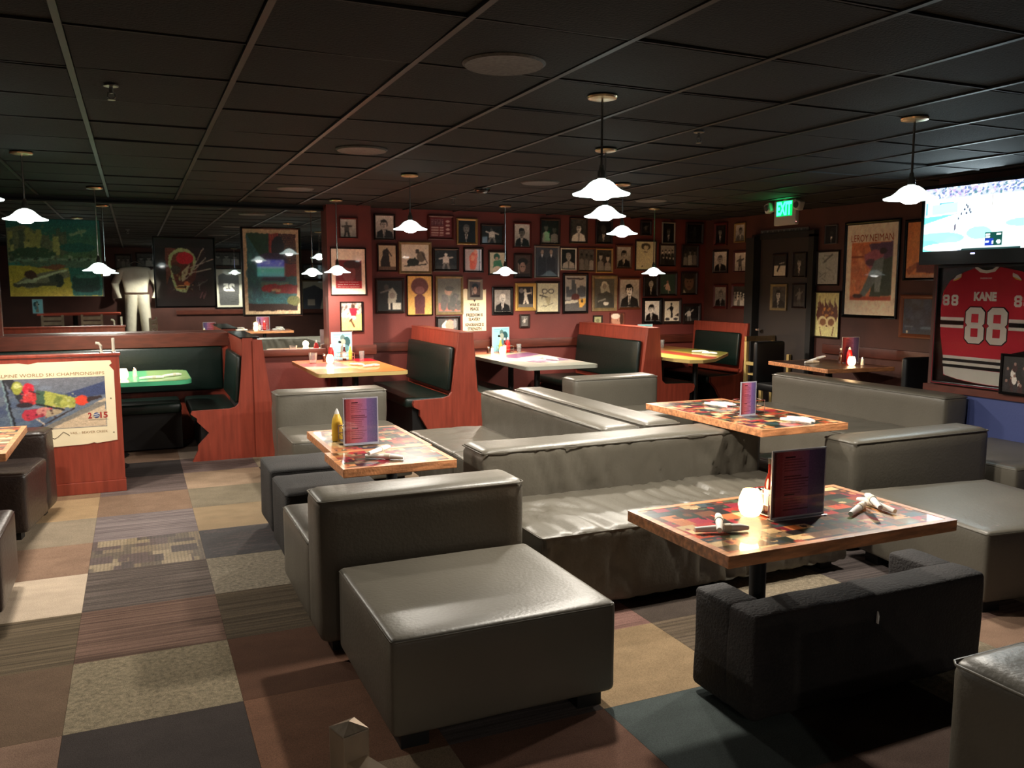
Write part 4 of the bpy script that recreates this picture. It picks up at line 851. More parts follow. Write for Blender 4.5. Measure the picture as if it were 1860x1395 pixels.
COL=[
(2.165, 2.185, 0.17, 0.19, 0.018, 'mr', 'F,.6,.25,.4,.3', 'small black-and-white photo of a leaping figure at the top of the red column'),
(2.155, 1.715, 0.37, 0.49, 0.012, 'bk', 'redposter', 'large white-matted dark red poster with three lines of white words on the column'),
(2.18, 1.22, 0.22, 0.3, 0.018, 'bk', 'runner', 'colour photo of a player in a red shirt at the bottom of the column'),
]
RIGHT=[
(9.22, 2.24, 0.2, 0.23, 0.038, 'mr', 'P,.15,.1,.15,.45', 'portrait of a smiling woman, top left one of the six beside the door'),
(8.825, 2.235, 0.17, 0.2, 0.024, 'gt', 'P,.6,.3,.15,.4', 'gilt-edged portrait, top right one of the six beside the door'),
(9.21, 1.877, 0.26, 0.255, 0.025, 'dk', 'P,.7,.08,.3,.55', 'pale portrait of a man in black, middle left one of the six beside the door'),
(8.805, 1.865, 0.21, 0.23, 0.023, 'mr', 'F,.7,.3,.5,.4', 'photo of a batter against pale sky, middle right one of the six beside the door'),
(9.19, 1.415, 0.22, 0.25, 0.037, 'mr', 'P,.5,.05,.3,.5', 'man in a black jacket, bottom left one of the six beside the door'),
(8.805, 1.425, 0.23, 0.25, 0.035, 'mr', 'G,.2,.6,4,.7', 'crowded group photo, bottom right one of the six beside the door'),
(8.01, 1.8, 0.2, 0.24, 0.02, 'dk', 'hand', 'photo of a dark scene over white, upper left one of four on the dark door'),
(7.68, 1.8, 0.18, 0.25, 0.019, 'dk', 'P,.15,.12,.15,.55', 'photo of a costumed figure, upper right one of four on the dark door'),
(8.01, 1.423, 0.22, 0.255, 0.03, 'kh', 'P,.25,.1,.08,.6', 'oval-like portrait in a grey mat, lower left one of four on the dark door'),
(7.67, 1.445, 0.18, 0.25, 0.02, 'dk', 'F,.12,.35,.5,.3', 'dim photo of standing figures, lower right one of four on the dark door'),
(7.26, 2.13, 0.16, 0.19, 0.009, 'sv', 'P,.1,.06,.1,.2', 'dim thin-silver-framed photo high on the wall right of the door'),
(7.29, 1.757, 0.3, 0.355, 0.018, 'dk', 'sketch4', 'pale grey pencil drawing hanging above the goggles poster'),
(7.275, 1.235, 0.35, 0.49, 0.018, 'dk', 'goggles', 'cream poster with brown flames above ski goggles'),
(6.685, 1.73, 0.67, 0.96, 0.032, 'bk', 'golfposter', 'tall white poster titled LEROY NEIMAN with an orange golfer scene'),
(6.055, 1.915, 0.35, 0.55, 0.028, 'bk', 'orangeposter', 'orange poster half hidden behind the television'),
(6.025, 1.255, 0.41, 0.35, 0.041, 'wd', 'bluepic', 'dark blue picture in a brown wood frame left of the jersey'),
]
for p in BACK:
    t = picture(*p, 'back')
for p in COL:
    t = picture(*p, 'col')
    if p[6] == 'redposter':
        for i, s in enumerate(('I spent a lot of money on', 'booze, birds and fast cars.', 'The rest I just squandered.')):
            text(s, .1, 'ink_white', t, (.0, -.013, -.115 - i * .026), width=.24 if i else .21, height=.014)
    if p[6] == 'runner': MB().lathe([(0, 0), (.006, 0), (.006, .004), (0, .005)], seg=8).xf(Matrix.Rotation(PI / 2, 4, 'X')).xf(Matrix.Translation((0, -.026, -.158))).build('hanger_pin', 'chrome', t)
for p in RIGHT:
    t = picture(*p, 'right')
    if p[6] == 'golfposter':
        text('LEROY', .1, 'ink_orange', t, (-.16, -.013, .335), width=.23, height=.075); text('NEIMAN', .1, 'ink_orange', t, (.13, -.013, .335), width=.31, height=.075)
# slogan poster
t = thing('slogan_poster', 'unframed cream paper poster with the slogan WAR IS PEACE, FREEDOM IS SLAVERY, IGNORANCE IS STRENGTH', 'poster', (3.757, YB - .004, 1.27))
hw, hh = .152, .257
pp = [(-hw, -hh), (hw, -hh), (hw, hh - .01), (hw * .8, hh - .02), (hw * .7, hh + .0), (hw * .3, hh - .02), (0, hh), (-hw * .4, hh - .015), (-hw * .8, hh), (-hw * .9, hh - .012), (-hw, hh)]
MB().prism(pp, -.001, 0).build('paper', 'cream', t, 0)
MB().prism([(-.035, .165), (.035, .165), (0, .09)], -.003, -.0015).build('emblem', 'ink_dark', t, 0)
MB().prism([(-.018, .16), (.018, .16), (0, .12)], -.0035, -.003).build('emblem_cut', 'cream', t, 0)
for s in (-1, 1): MB().prism([(s * .03, .20), (s * .075, .20), (s * .06, .175), (s * .075, .16), (s * .04, .16)], -.003, -.0015).build('emblem_wing', 'ink_dark', t, 0)
for i, (s, w_) in enumerate((('WAR IS', .125), ('PEACE', .11), ('FREEDOM IS', .215), ('SLAVERY', .155), ('IGNORANCE IS', .24), ('STRENGTH', .18))):
    text(s, .1, 'ink_dark', t, (0, -.002, (.062, .010, -.062, -.114, -.180, -.230)[i]), width=w_, height=.038, bold=.004)
t = picture(3.763, 1.52, .130, .185, .03, 'st', 'beret', "small silver-framed photo of a capped person overlapping the slogan poster's top", ((3.763, YB - .006, 1.515), 0), pm='print_gloss', cv=None)
# sign strip over the door
t = thing('sign_strip', 'narrow worn grey lettered strip above the dark door', 'sign', (XR, 8.05, 2.262), -PI / 2)
t.location = (XR, 8.02, 2.215); MB().box(-.41, .41, -.012, 0, -.022, .022).build('strip', 'frame_st', t, 0)
cv = Cv(120, 8, (.42, .42, .38))
for i in range(24): cv.rect(.02 + i * .04, .2, .035 + i * .04, .8, (.28, .28, .25) if i % 3 else (.6, .6, .55))
print_mesh('worn_letters', cv, .80, .036, 'print_matte', t, (0, -.013, 0))

# framed pictures hung on the mirror
def mirror_pic(x0, x1, z0, z1, b, st, cv, label, pm='print_gloss', yo=-.02):
    return picture(0, 0, x1 - x0 - 2 * b, z1 - z0 - 2 * b, b, st, '', label, (((x0 + x1) / 2, YM - .008, (z0 + z1) / 2), 0), cv, pm, depth=.03)
cv = Cv(150, 130, (.20, .42, .42)); cv.grad((.08, .34, .36), (.30, .36, .26), 0, .5)
cv.poly([(0, .12), (.2, .08), (.5, .3), (.55, .5), (0, .5)], (.40, .38, .30))
for i in range(26):
    x = rng.uniform(0, .6); w_ = rng.uniform(.03, .07); y = rng.uniform(.06, .3) + abs(x - .45) * .15; cv.rect(x, y, x + w_, .45, [(.55, .50, .30), (.35, .34, .28), (.62, .56, .36), (.28, .30, .26)][rng.integers(4)])
cv.ell(.25, .45, .25, .08, (.18, .26, .20)); cv.ell(.75, .36, .2, .06, (.10, .30, .30)); cv.line((.68, .2), (.84, .14), .018, (.45, .5, .42)); cv.line((.76, .12), (.80, .22), .012, (.45, .5, .42)); cv.rect(0, .50, 1, .56, (.42, .48, .44)); cv.blobs(50, [(.3, .32, .28), (.5, .52, .46), (.2, .24, .2)], .01, .03, (0, .48, 1, .58))
cv.rect(0, .6, 1, 1, (.66, .55, .20)); cv.poly([(.62, .6), (1, .6), (1, 1), (.68, 1)], (.12, .34, .33)); cv.ell(.62, .58, .5, .05, (.30, .36, .32))
cv.poly([(.05, .84), (.2, .72), (.5, .66), (.62, .64), (.64, .74), (.45, .84), (.2, .9)], (.42, .38, .32)); cv.poly([(.08, .83), (.24, .74), (.3, .8), (.16, .88)], (.60, .58, .5)); cv.ell(.22, .72, .06, .06, (.25, .12, .1)); cv.ell(.52, .80, .055, .08, (.12, .13, .12)); cv.ell(.45, .78, .04, .07, (.2, .2, .18)); cv.poly([(.3, .62), (.5, .58), (.62, .6), (.5, .66)], (.45, .24, .18)); cv.line((.06, .86), (.5, .84), .02, (.25, .22, .18)); cv.line((.25, .78), (.6, .66), .015, (.7, .68, .58))
cv.ell(.82, .76, .15, .06, (.08, .20, .20)); cv.ell(.82, .74, .12, .035, (.2, .38, .36)); cv.rect(.67, .76, .97, .9, (.07, .18, .18)); cv.ell(.82, .9, .15, .05, (.06, .16, .16)); cv.blobs(120, [(.3, .34, .3), (.5, .46, .34), (.16, .24, .22), (.4, .3, .24)], .004, .014, (0, .05, .66, .6), .7, .6); cv.brush(.006, 24, .05); cv.grain(.025)
t = thing('racing_picture', 'large unframed picture of racing cars before a skyline, left end of the mirror', 'picture', (-.69, YM - .01, 1.83))
MB().box(-.40, .415, -.016, 0, -.375, .375).build('backing', 'black', t, 0); print_mesh('print', cv, .80, .74, 'print_matte', t, (.005, -.018, 0))
cv = Cv(110, 135, (.11, .11, .12)); cv.rect(.17, .14, .86, .88, (.17, .13, .15)); cv.poly([(.17, .14), (.35, .14), (.26, .5), (.17, .7)], (.40, .22, .20))
sk_ = (.62, .66, .50); cv.ell(.45, .34, .24, .20, sk_); cv.poly([(.22, .3), (.66, .26), (.62, .62), (.5, .80), (.34, .78), (.26, .6)], sk_); cv.ell(.45, .36, .19, .16, (.40, .22, .18)); cv.poly([(.28, .36), (.62, .32), (.57, .6), (.48, .72), (.36, .72), (.3, .58)], (.34, .16, .14))
cv.ell(.5, .29, .15, .09, (.75, .14, .20)); cv.ell(.34, .46, .085, .07, (.16, .12, .12)); cv.ell(.34, .46, .085, .07, (.5, .48, .38), .25); cv.poly([(.44, .5), (.58, .36), (.52, .6), (.44, .64)], (.64, .58, .5)); cv.poly([(.5, .56), (.72, .4), (.66, .62), (.56, .7)], (.30, .14, .14)); cv.ell(.42, .72, .1, .03, (.72, .55, .35)); cv.line((.36, .715), (.5, .72), .012, (.15, .08, .08)); cv.ell(.52, .67, .05, .03, (.75, .4, .25))
for a, b_ in (((.5, .6), (.86, .28)), ((.56, .44), (.98, .3)), ((.6, .5), (.82, .14)), ((.55, .52), (.95, .44))): cv.line(a, b_, .008, (.62, .56, .55))
cv.line((.7, .7), (.9, .6), .005, (.4, .4, .4)); cv.line((.72, .64), (.74, .76), .005, (.4, .4, .4)); cv.line((.74, .88), (.78, .8), .01, (.36, .24, .28)); cv.line((.8, .88), (.84, .8), .01, (.36, .24, .28)); cv.blobs(30, [(.6, .5, .34), (.3, .14, .12), (.55, .58, .44)], .006, .02, (.26, .5, .62, .78), 1, .6); cv.brush(.005, 20, .05); cv.grain(.02)
mirror_pic(.19, .79, 1.335, 2.06, .018, 'bk', cv, 'black-framed picture of a skull-like painted face with a red brow, hung on the mirror')
cv = Cv(110, 160, (.68, .62, .50)); cv.rect(.06, .05, .95, .96, (.16, .34, .36)); cv.poly([(.06, .05), (.45, .05), (.45, .28), (.3, .32), (.1, .1)], (.10, .24, .14)); cv.rect(.45, .05, .63, .28, (.52, .20, .14))
for i in range(4): cv.rect(.46 + i * .045, .05, .475 + i * .045, .28, (.34, .12, .1))
cv.rect(.63, .05, .95, .45, (.22, .12, .10))
for i in range(10):
    for j in range(14): cv.ell(.65 + i * .03 + (j % 2) * .015, .07 + j * .024, .006, .006, (.6, .44, .28))
cv.ell(.62, .22, .12, .14, (.10, .07, .07)); cv.poly([(.3, .3), (.45, .27), (.75, .28), (.8, .4), (.74, .6), (.3, .6)], (.20, .16, .26)); cv.rect(.72, .4, .95, .55, (.42, .18, .14)); cv.rect(.3, .62, .8, .7, (.3, .42, .38)); cv.ell(.5, .70, .2, .055, (.45, .10, .12)); cv.rect(.5, .65, .95, .755, (.42, .12, .12)); cv.rect(.48, .70, .66, .74, (.5, .42, .30))
cv.blobs(50, [(.14, .36, .40), (.2, .42, .44), (.10, .26, .28)], .02, .08, (.1, .75, .9, .9), .5, .6); cv.blobs(30, [(.2, .44, .46), (.12, .3, .36)], .02, .05, (.08, .3, .3, .8), 1.5, .6); cv.rect(.06, .88, .95, .96, (.14, .10, .09)); cv.ell(.88, .84, .12, .06, (.35, .38, .22)); cv.brush(.004, 20, .05); cv.grain(.025)
mirror_pic(1.05, 1.67, 1.235, 2.18, .022, 'bk', cv, 'large black-framed picture with blue-green and red shapes, hung on the mirror beside the column', pm='mirror_print')

# ski poster on the partition
t = thing('ski_poster', 'torn cream poster reading ALPINE WORLD SKI CHAMPIONSHIPS with a red and yellow skier', 'poster', (-.17, 6.998, 0))
outl = [(-1.45, 1.00), (-.62, 1.005), (-.56, .995), (-.50, 1.007), (-.02, 1.008), (-.012, .985), (-.03, .97), (-.015, .95), (0, .93), (0, .40), (-.14, .385), (-.16, .392), (-.2, .382), (-.45, .375), (-1.45, .36)]
MB().prism(outl, -.002, 0).build('paper', 'cream', t, 0)
cv = Cv(230, 84, (.34, .40, .48)); cv.grad((.44, .44, .47), (.36, .42, .50)); cv.blobs(40, [(.3, .36, .46), (.5, .54, .6), (.26, .3, .42)], .03, .1, (0, 0, .75, 1), 1, .5)
cv.poly([(.62, 1), (1, .42), (1, 1)], (.80, .70, .58)); cv.poly([(.55, 1), (.94, .52), (1, .5), (1, .56), (.62, 1)], (.50, .47, .43)); cv.poly([(.7, .35), (1, .1), (1, .36), (.8, .42)], (.22, .26, .40)); cv.poly([(.36, .0), (.42, 0), (.50, .36), (.46, .5)], (.18, .18, .2)); cv.line((.36, .0), (.42, 1), .006, (.12, .12, .14)); cv.line((.35, .0), (.40, 1), .004, (.5, .6, .6))
cv.ell(.44, .17, .033, .13, (.62, .62, .25)); cv.ell(.51, .20, .036, .12, (.82, .12, .20)); cv.ell(.52, .38, .05, .13, (.80, .22, .22)); cv.poly([(.56, .22), (.62, .26), (.60, .55), (.55, .52)], (.26, .36, .28)); cv.poly([(.61, .24), (.82, .42), (.80, .60), (.60, .56)], (.66, .66, .30)); cv.poly([(.68, .34), (.72, .38), (.70, .56), (.66, .5)], (.48, .52, .24)); cv.ell(.845, .46, .045, .10, (.88, .26, .16)); cv.poly([(.88, .40), (.97, .38), (.98, .42), (.88, .50)], (.20, .14, .14))
cv.ell(.5, .72, .04, .09, (.76, .2, .24)); cv.poly([(.47, .6), (.66, .56), (.62, .72), (.5, .8)], (.72, .18, .26)); cv.ell(.60, .64, .05, .08, (.80, .5, .46)); cv.ell(.48, .50, .05, .05, (.18, .12, .14)); cv.poly([(.62, .62), (.74, .58), (.7, .7), (.6, .78)], (.66, .58, .46)); cv.line((.54, .98), (.80, .60), .008, (.2, .15, .14)); cv.line((.55, .78), (.6, .9), .006, (.85, .75, .65))
cv.blobs(26, [(.74, .74, .40), (.42, .46, .22), (.84, .82, .6)], .004, .010, (.62, .32, .82, .56), 2, .7); cv.blobs(22, [(.9, .35, .38), (.55, .08, .14), (.95, .7, .65)], .004, .012, (.46, .12, .56, .46), 2, .7); cv.blobs(18, [(.9, .75, .68), (.5, .08, .16), (.2, .1, .12)], .004, .010, (.46, .55, .68, .8), 2, .7); cv.line((.56, .50), (.72, .62), .012, (.10, .09, .10)); cv.line((.52, .24), (.58, .3), .006, (.12, .08, .1)); cv.ell(.44, .13, .02, .05, (.8, .8, .5))
cv.brush(.004, 30, .04); cv.grain(.02)
print_mesh('ski_painting', cv, 1.03, .38, 'print_matte', t, (-.58, -.003, .70))
text('ALPINE WORLD SKI CHAMPIONSHIPS', .1, 'ink_brown', t, (-.415, -.003, .915), width=.70, height=.024)
text('.', .1, 'ink_brown', t, (-.79, -.003, .906), width=.005, height=.005)
text('2', .1, 'ink_red', t, (-.178, -.004, .597), height=.046, width=.026, bold=.003); text('15', .1, 'ink_red', t, (-.083, -.004, .597), height=.046, width=.052, bold=.003)
MB().lathe([(0, 0), (.021, 0), (.021, .001), (0, .001)], seg=20).xf(Matrix.Rotation(PI / 2, 4, 'X')).xf(Matrix.Translation((-.133, -.004, .597))).build('globe_emblem', 'wall_blue', t)
MB().prism([(-.153, .60), (-.113, .606), (-.113, .610), (-.153, .604)], -.007, -.0055).prism([(-.15, .587), (-.118, .590), (-.118, .594), (-.15, .591)], -.007, -.0055).build('emblem_band', 'ink_white', t, 0)
MB().box(-.185, -.055, -.0045, -.004, .563, .5645).build('rule', 'ink_dark', t, 0)
text('VAIL - BEAVER CREEK', .1, 'ink_brown', t, (-.19, -.003, .472), width=.255, height=.017)
P = [(-.62 + .02 * k, -.003, .455 + .018 * math.sin(k * 1.1) + (.012 if k > 12 else 0)) for k in range(16)]
MB().tube(P, .0018, 4).build('signature', 'ink_dark', t)
for x, z in ((-.022, .46), (-.03, .72)): MB().lathe([(0, 0), (.005, 0), (.003, .004), (0, .004)], seg=8).xf(Matrix.Rotation(PI / 2, 4, 'X')).xf(Matrix.Translation((x, -.002, z))).build('pin', 'ink_dark', t)

# ================================================================== JERSEY
t = thing('framed_jersey', 'framed red sports jersey lettered KANE 88 on the wall under the television', 'jersey', (XJ, 4.6, 0), -PI / 2)
m = MB(); x0, x1, z0, z1 = -.385, .60, .755, 1.73
m.box(x0, x1, -.035, 0, z0 - .0, z0 + .022).box(x0, x1, -.035, 0, z1 - .022, z1).box(x0, x0 + .02, -.035, 0, z0 + .022, z1 - .022).box(x1 - .02, x1, -.035, 0, z0 + .022, z1 - .022); m.build('frame', 'black_gloss', t, 0, bevel=.003)
a = .006; m = MB(); m.box(x0 + .006, x1 - .006, -.038, -.030, z0 + .006, z0 + .006 + a).box(x0 + .006, x0 + .006 + a, -.038, -.030, z0 + .006, z1 - .006).build('red_fillet', 'frame_red', t, 0)
MB().box(x0 + .02, x1 - .02, -.006, -.002, z0 + .02, z1 - .02).build('backing_board', 'frame_bk', t, 0)
def cloth(name, poly, y, m): return MB().prism(poly, y - .003, y).build(name, m, t, 0)
bodyp = [(-.06, 1.70), (-.15, 1.67), (-.27, 1.605), (-.325, 1.52), (-.345, 1.38), (-.335, 1.17), (-.30, .99), (-.285, .83), (-.25, .825), (-.15, .805), (0, .79), (.13, .785), (.26, .785), (.27, .99), (.30, 1.05), (.50, 1.10), (.53, 1.30), (.52, 1.5), (.47, 1.6), (.34, 1.67), (.20, 1.70), (.16, 1.705), (.12, 1.675), (.05, 1.665), (-.01, 1.68)]
cloth('jersey_body', bodyp, -.008, 'jersey_red')
cloth('collar', [(-.055, 1.705), (-.035, 1.712), (.01, 1.690), (.05, 1.683), (.10, 1.69), (.135, 1.714), (.155, 1.71), (.12, 1.672), (.05, 1.660), (-.005, 1.668)], -.012, 'jersey_white')
cloth('hem', [(-.288, .905), (.262, .895), (.262, .79), (.13, .789), (0, .795), (-.15, .81), (-.25, .828), (-.281, .838)], -.012, 'jersey_white')
for zl, m_ in ((.985, 'jersey_white'), (.962, 'jersey_black'), (.938, 'jersey_white'), (.914, 'jersey_black')): cloth('hem_stripe', [(-.293, zl - .012), (.265, zl - .014), (.265, zl + .010), (-.296, zl + .012)], -.013, m_)
for s_, (xa, xb) in (('l', (-.338, -.125)), ('r', (.262, .528))):
    for dz, m_, hgt in ((.05, 'jersey_white', .014), (.02, 'jersey_black', .018), (-.008, 'jersey_white', .014)): cloth('sleeve_stripe', [(xa, 1.245 + dz - hgt), (xb, 1.245 + dz - hgt), (xb, 1.245 + dz + hgt), (xa, 1.245 + dz + hgt)], -.012, m_)
def eight(cx, cz, w_, h_, y, th, nm, m='jersey_white', rim=0):
    c = w_ * .22; x, z = w_ / 2, h_ / 2
    o = [(-x, -z + c), (-x + c, -z), (x - c, -z), (x, -z + c), (x, -c * .5), (x - c * .5, 0), (x, c * .5), (x, z - c), (x - c, z), (-x + c, z), (-x, z - c), (-x, c * .5), (-x + c * .5, 0), (-x, -c * .5)]
    if rim: MB().prism([(cx + a * (1 + rim), cz + b * (1 + rim * w_ / h_)) for a, b in o], y - .001, y).build('numeral_outline', 'jersey_black', t, 0)
    MB().prism([(cx + a, cz + b) for a, b in o], y - .003, y - .001).build(nm, m, t, 0)
    hx = x - th; 
    for s in (1, -1):
        za, zb = (th * .45, z - th) if s > 0 else (-z + th, -th * .45)
        MB().box(cx - hx, cx + hx, y - .0042, y - .003, cz + za, cz + zb).build('counter', 'jersey_red', t, 0)
eight(-.025, 1.25, .165, .285, -.012, .052, 'numeral', rim=.10); eight(.165, 1.25, .165, .285, -.012, .052, 'numeral', rim=.10)
for x in (-.295, -.215, .325, .40): eight(x, 1.447, .062, .088, -.012, .020, 'sleeve_numeral')
text('KANE', .1, 'jersey_white', t, (.05, -.013, 1.48), width=.195, height=.072, bold=.006)
text('REEBOK', .1, 'ink_white', t, (.05, -.0125, 1.622), width=.10, height=.012)
cv = Cv(60, 20, (0.75, .11, .18)); 
for s in (-1, 1):
    P = [(.05 + s * .215, 1.655), (.05 + s * .255, 1.64), (.05 + s * .29, 1.60), (.05 + s * .25, 1.61), (.05 + s * .22, 1.63)]
    cloth('shoulder_patch', P, -.0125, 'plastic_yellow'); cloth('shoulder_patch', [(a + s * .004, b + .006) for a, b in P[:3]] + [(P[4][0], P[4][1] + .004)], -.0135, 'jersey_white')
MB().box(x0 + .02, x1 - .02, -.030, -.028, z0 + .02, z1 - .02).build('glass_pane', 'glass_pane', t, 0)
cv = Cv(60, 80, (.10, .09, .09))
for _ in range(14):
    x, y = rng.uniform(.1, .95), rng.uniform(.15, .8); cv.ell(x, y + .12, .09, .12, [(.16, .14, .15), (.78, .74, .70), (.2, .1, .1)][rng.integers(3)]); cv.ell(x, y, .045, .045, (.5, .38, .34))
cv.grain(.03)
picture(0, 0, .22, .27, .02, 'bk', '', 'dark team photo leaning against the lower right of the jersey frame', ((XJ - .042, 4.22, .895), -PI / 2), cv)

# ================================================================== TELEVISION
t = thing('television', 'large lit flat television showing a white ice game, mounted high at the right', 'television', (5.9, 4.55, 2.085), -PI / 2)
W_, H_ = .88, .495; m = MB(); bz = .028
m.box(-W_ / 2 - bz, W_ / 2 + bz, -.008, .05, -H_ / 2 - .105, -H_ / 2).box(-W_ / 2 - bz, W_ / 2 + bz, -.008, .05, H_ / 2, H_ / 2 + bz).box(-W_ / 2 - bz, -W_ / 2, -.008, .05, -H_ / 2, H_ / 2).box(W_ / 2, W_ / 2 + bz, -.008, .05, -H_ / 2, H_ / 2); m.build('bezel', 'black_gloss', t, 0)
MB().box(-W_ / 2, W_ / 2, .004, .05, -H_ / 2, H_ / 2).build('back_shell', 'black', t, 0); MB().box(-.02, .02, .05, .2, -.02, .02).box(-.12, .12, .18, .2, -.12, .12).build('wall_mount', 'black', t, 0)
cv = Cv(150, 84, (.86, .96, .98)); cv.grad((.80, .93, .96), (.90, 1, 1)); cv.rect(0, 0, 1, .17, (.62, .66, .76)); cv.blobs(330, [(.36, .42, .6), (.85, .85, .9), (.62, .55, .7), (.9, .9, .95), (.3, .45, .5)], .005, .014, (0, 0, 1, .16), 1.5)
cv.rect(0, .17, 1, .22, (.82, .92, .96)); cv.rect(.15, .24, .3, .255, (.25, .5, .6)); cv.rect(.01, .22, .03, .42, (.4, .62, .72)); cv.poly([(.08, .26), (.34, .24), (.34, .4), (.08, .42)], (.62, .88, .93)); cv.poly([(0, .45), (.34, .42), (.0, .56)], (.40, .90, .86)); cv.ell(.16, .80, .26, .1, (.52, .95, .90)); cv.ell(.56, .74, .12, .1, (.55, .95, .92)); cv.ell(.95, .62, .15, .06, (.55, .93, .9)); cv.ell(.05, .92, .12, .1, (.45, .92, .86)); cv.ell(.34, .94, .34, .07, (.97, 1, 1))
for x, y in ((.425, .30), (.44, .33), (.41, .37), (.46, .38), (.43, .43), (.47, .42), (.38, .43), (.35, .50)): cv.ell(x, y, .008, .022, (.16, .16, .28))
cv.poly([(.315, .60), (.335, .56), (.335, .66), (.315, .70)], (.35, .34, .4)); cv.rect(.665, .18, .672, .34, (.55, .45, .4)); cv.rect(.62, .74, .78, .95, (.02, .22, .20)); cv.rect(.62, .84, .70, .95, (.08, .18, .55)); cv.rect(.63, .76, .67, .785, (.9, .95, .95)); cv.rect(.63, .80, .67, .825, (.9, .95, .95)); cv.rect(.73, .76, .77, .785, (.9, .95, .95)); cv.rect(.63, .87, .66, .90, (.9, .95, .95)); cv.rect(.69, .87, .70, .92, (.9, .95, .95)); cv.ell(.75, .89, .02, .03, (.8, .9, .9)); cv.rect(.36, .965, .95, 1, (.1, .2, .2)); cv.rect(.14, .955, .40, .99, (.8, .85, .9))
print_mesh('screen', cv, W_, H_, 'screen', t, (0, -.002, 0)); MB().rbox(.0, .035, -.012, -.006, -H_ / 2 - bz * 1.1, -H_ / 2 - bz * .8, .002).build('power_light', mat('led', (.4, .4, 1, 1), .3, emit=(.5, .5, 1, 1), es=6), t)
l = bpy.data.lights.new('screen_glow', 'AREA'); l.energy = 5; l.shape = 'RECTANGLE'; l.size = .86; l.size_y = .48; l.color = (.75, .92, 1)
lo = bpy.data.objects.new('screen_glow', l); link(lo); lo.location = (5.88, 4.55, 2.085); lo.rotation_euler = (0, PI / 2, 0)

# ================================================================== EXIT SIGN
t = thing('exit_sign', 'lit green EXIT sign with two emergency lamp heads hanging from the ceiling', 'sign', (6.1, 6.83, 2.30), -PI / 2)
MB().rbox(-.155, .155, -.02, .03, -.125, .125, .008).build('housing', 'exit_housing', t)
MB().box(-.12, .11, -.022, -.019, -.035, .118).build('glow_panel', 'exit_greenback', t, 0)
text('EXIT', .1, 'exit_green', t, (-.005, -.024, .042), width=.215, height=.135, bold=.004)
MB().tube([(0, 0, .12), (0, 0, .145)], .03, 12).build('ceiling_canopy', 'exit_housing', t)
for s in (-1, 1):
    MB().rbox(-.045, .045, -.04, .035, -.05, .05, .02).xf(Matrix.Rotation(s * .35, 4, 'Y')).xf(Matrix.Translation((s * .215, -.03, .06))).build('lamp_head', 'exit_housing', t)
    MB().lathe([(0, 0), (.032, 0), (.03, .008), (0, .01)], seg=16).xf(Matrix.Rotation(PI / 2, 4, 'X')).xf(Matrix.Translation((s * .215, -.069, .06))).build('lens', 'speaker', t)
MB().lathe([(0, 0), (.004, 0), (0, .004)], seg=8).xf(Matrix.Translation((.17, -.02, -.10))).build('indicator', mat('led_red', (1, .2, .2, 1), .3, emit=(1, .3, .3, 1), es=4), t)

# ================================================================== TABLE THINGS
def candle(x, y, z, label, first=None, s=1.0):
    if first: t = copy_tree(first); t['label'] = label
    else:
        t = thing('candle_holder', label, 'candle')
        MB().lathe([(0, .0), (.020, 0), (.030, .006), (.038, .022), (.041, .040), (.038, .062), (.030, .084), (.027, .090), (.024, .088), (.030, .07), (.034, .045), (.03, .02), (0, .012)], seg=28).build('glass_cup', 'candle_glass', t, fix=False)
        MB().lathe([(0, .012), (.018, .012), (.018, .035), (0, .036)], seg=14).build('tea_light', 'cap_white', t)
        MB().lathe([(0, .036), (.004, .042), (.005, .05), (.002, .062), (0, .066)], seg=10).build('flame', 'bulb', t)
    t.location = (x, y, z)
    l = bpy.data.lights.new('candle_light', 'POINT'); l.energy = CANDLE; l.color = (1, .62, .30); l.shadow_soft_size = .035
    lo = bpy.data.objects.new('candle_light', l); link(lo); lo.location = (x, y, z + .12); t.scale = (s, s, s)
    return t
c0 = candle(2.045, 2.42, HT, 'glowing rounded candle holder on the near patchwork table', None, 1.1)
for x, y, z, l in [(1.82, 8.72, .76, 'glowing candle holder on the orange booth table'), (3.90, 9.02, .76, 'glowing candle holder on the pale grey booth table'), (5.86, 8.82, .76, 'glowing candle holder on the yellow booth table'), (-.12, 7.98, .76, 'glowing candle holder on the green booth table'), (6.60, 6.36, .76, 'glowing candle holder on the dark alcove table')]:
    candle(x, y, z, l, c0)
nap = None
def napkin(x, y, z, rz, label, L_=.15, tilt=0, gname=None):
    global nap
    if nap is None:
        nap = t = thing('napkin_roll', label, 'napkin')
        MB().tube([(-.095, 0, .012), (-.06, 0, .013), (.035, 0, .015), (.07, .002, .014), (.100, .004, .011)], [.009, .011, .0135, .0125, .008], 10).build('rolled_napkin', 'napkin', t, 60)
        MB().tube([(.008, 0, .0148), (.034, 0, .015)], .0148, 10).build('paper_band', 'paper', t)
    else: t = copy_tree(nap); t['label'] = label
    t.location = (x, y, z); t.rotation_euler = (0, tilt, rz)
    return t
R_ = math.radians
napkin(1.815, 2.295, HT, R_(-16), 'napkin roll lying flat left of the near candle, under another one')
napkin(1.79, 2.275, HT + .031, R_(53), 'napkin roll laid across another, left of the near candle')
napkin(2.455, 2.30, HT, R_(28), 'lowest napkin roll of the three right of the near menu, its end pointing left')
napkin(2.56, 2.31, HT, R_(84), 'napkin roll at the right of the near table, pointing at the right-hand ottoman')
napkin(2.50, 2.27, HT + .031, R_(56), 'topmost of the three napkin rolls right of the near menu')
napkin(1.08, 3.97, HT, R_(-36), 'lower napkin roll of the crossed pair on the joined tables')
napkin(1.06, 3.975, HT + .034, R_(43), 'upper napkin roll of the crossed pair on the joined tables')
napkin(1.03, 4.77, HT - .004, R_(60), 'left napkin roll behind the menu on the joined tables'); napkin(1.13, 4.80, HT - .004, R_(-20), 'right napkin roll behind the menu on the joined tables')
HU = HT + .017
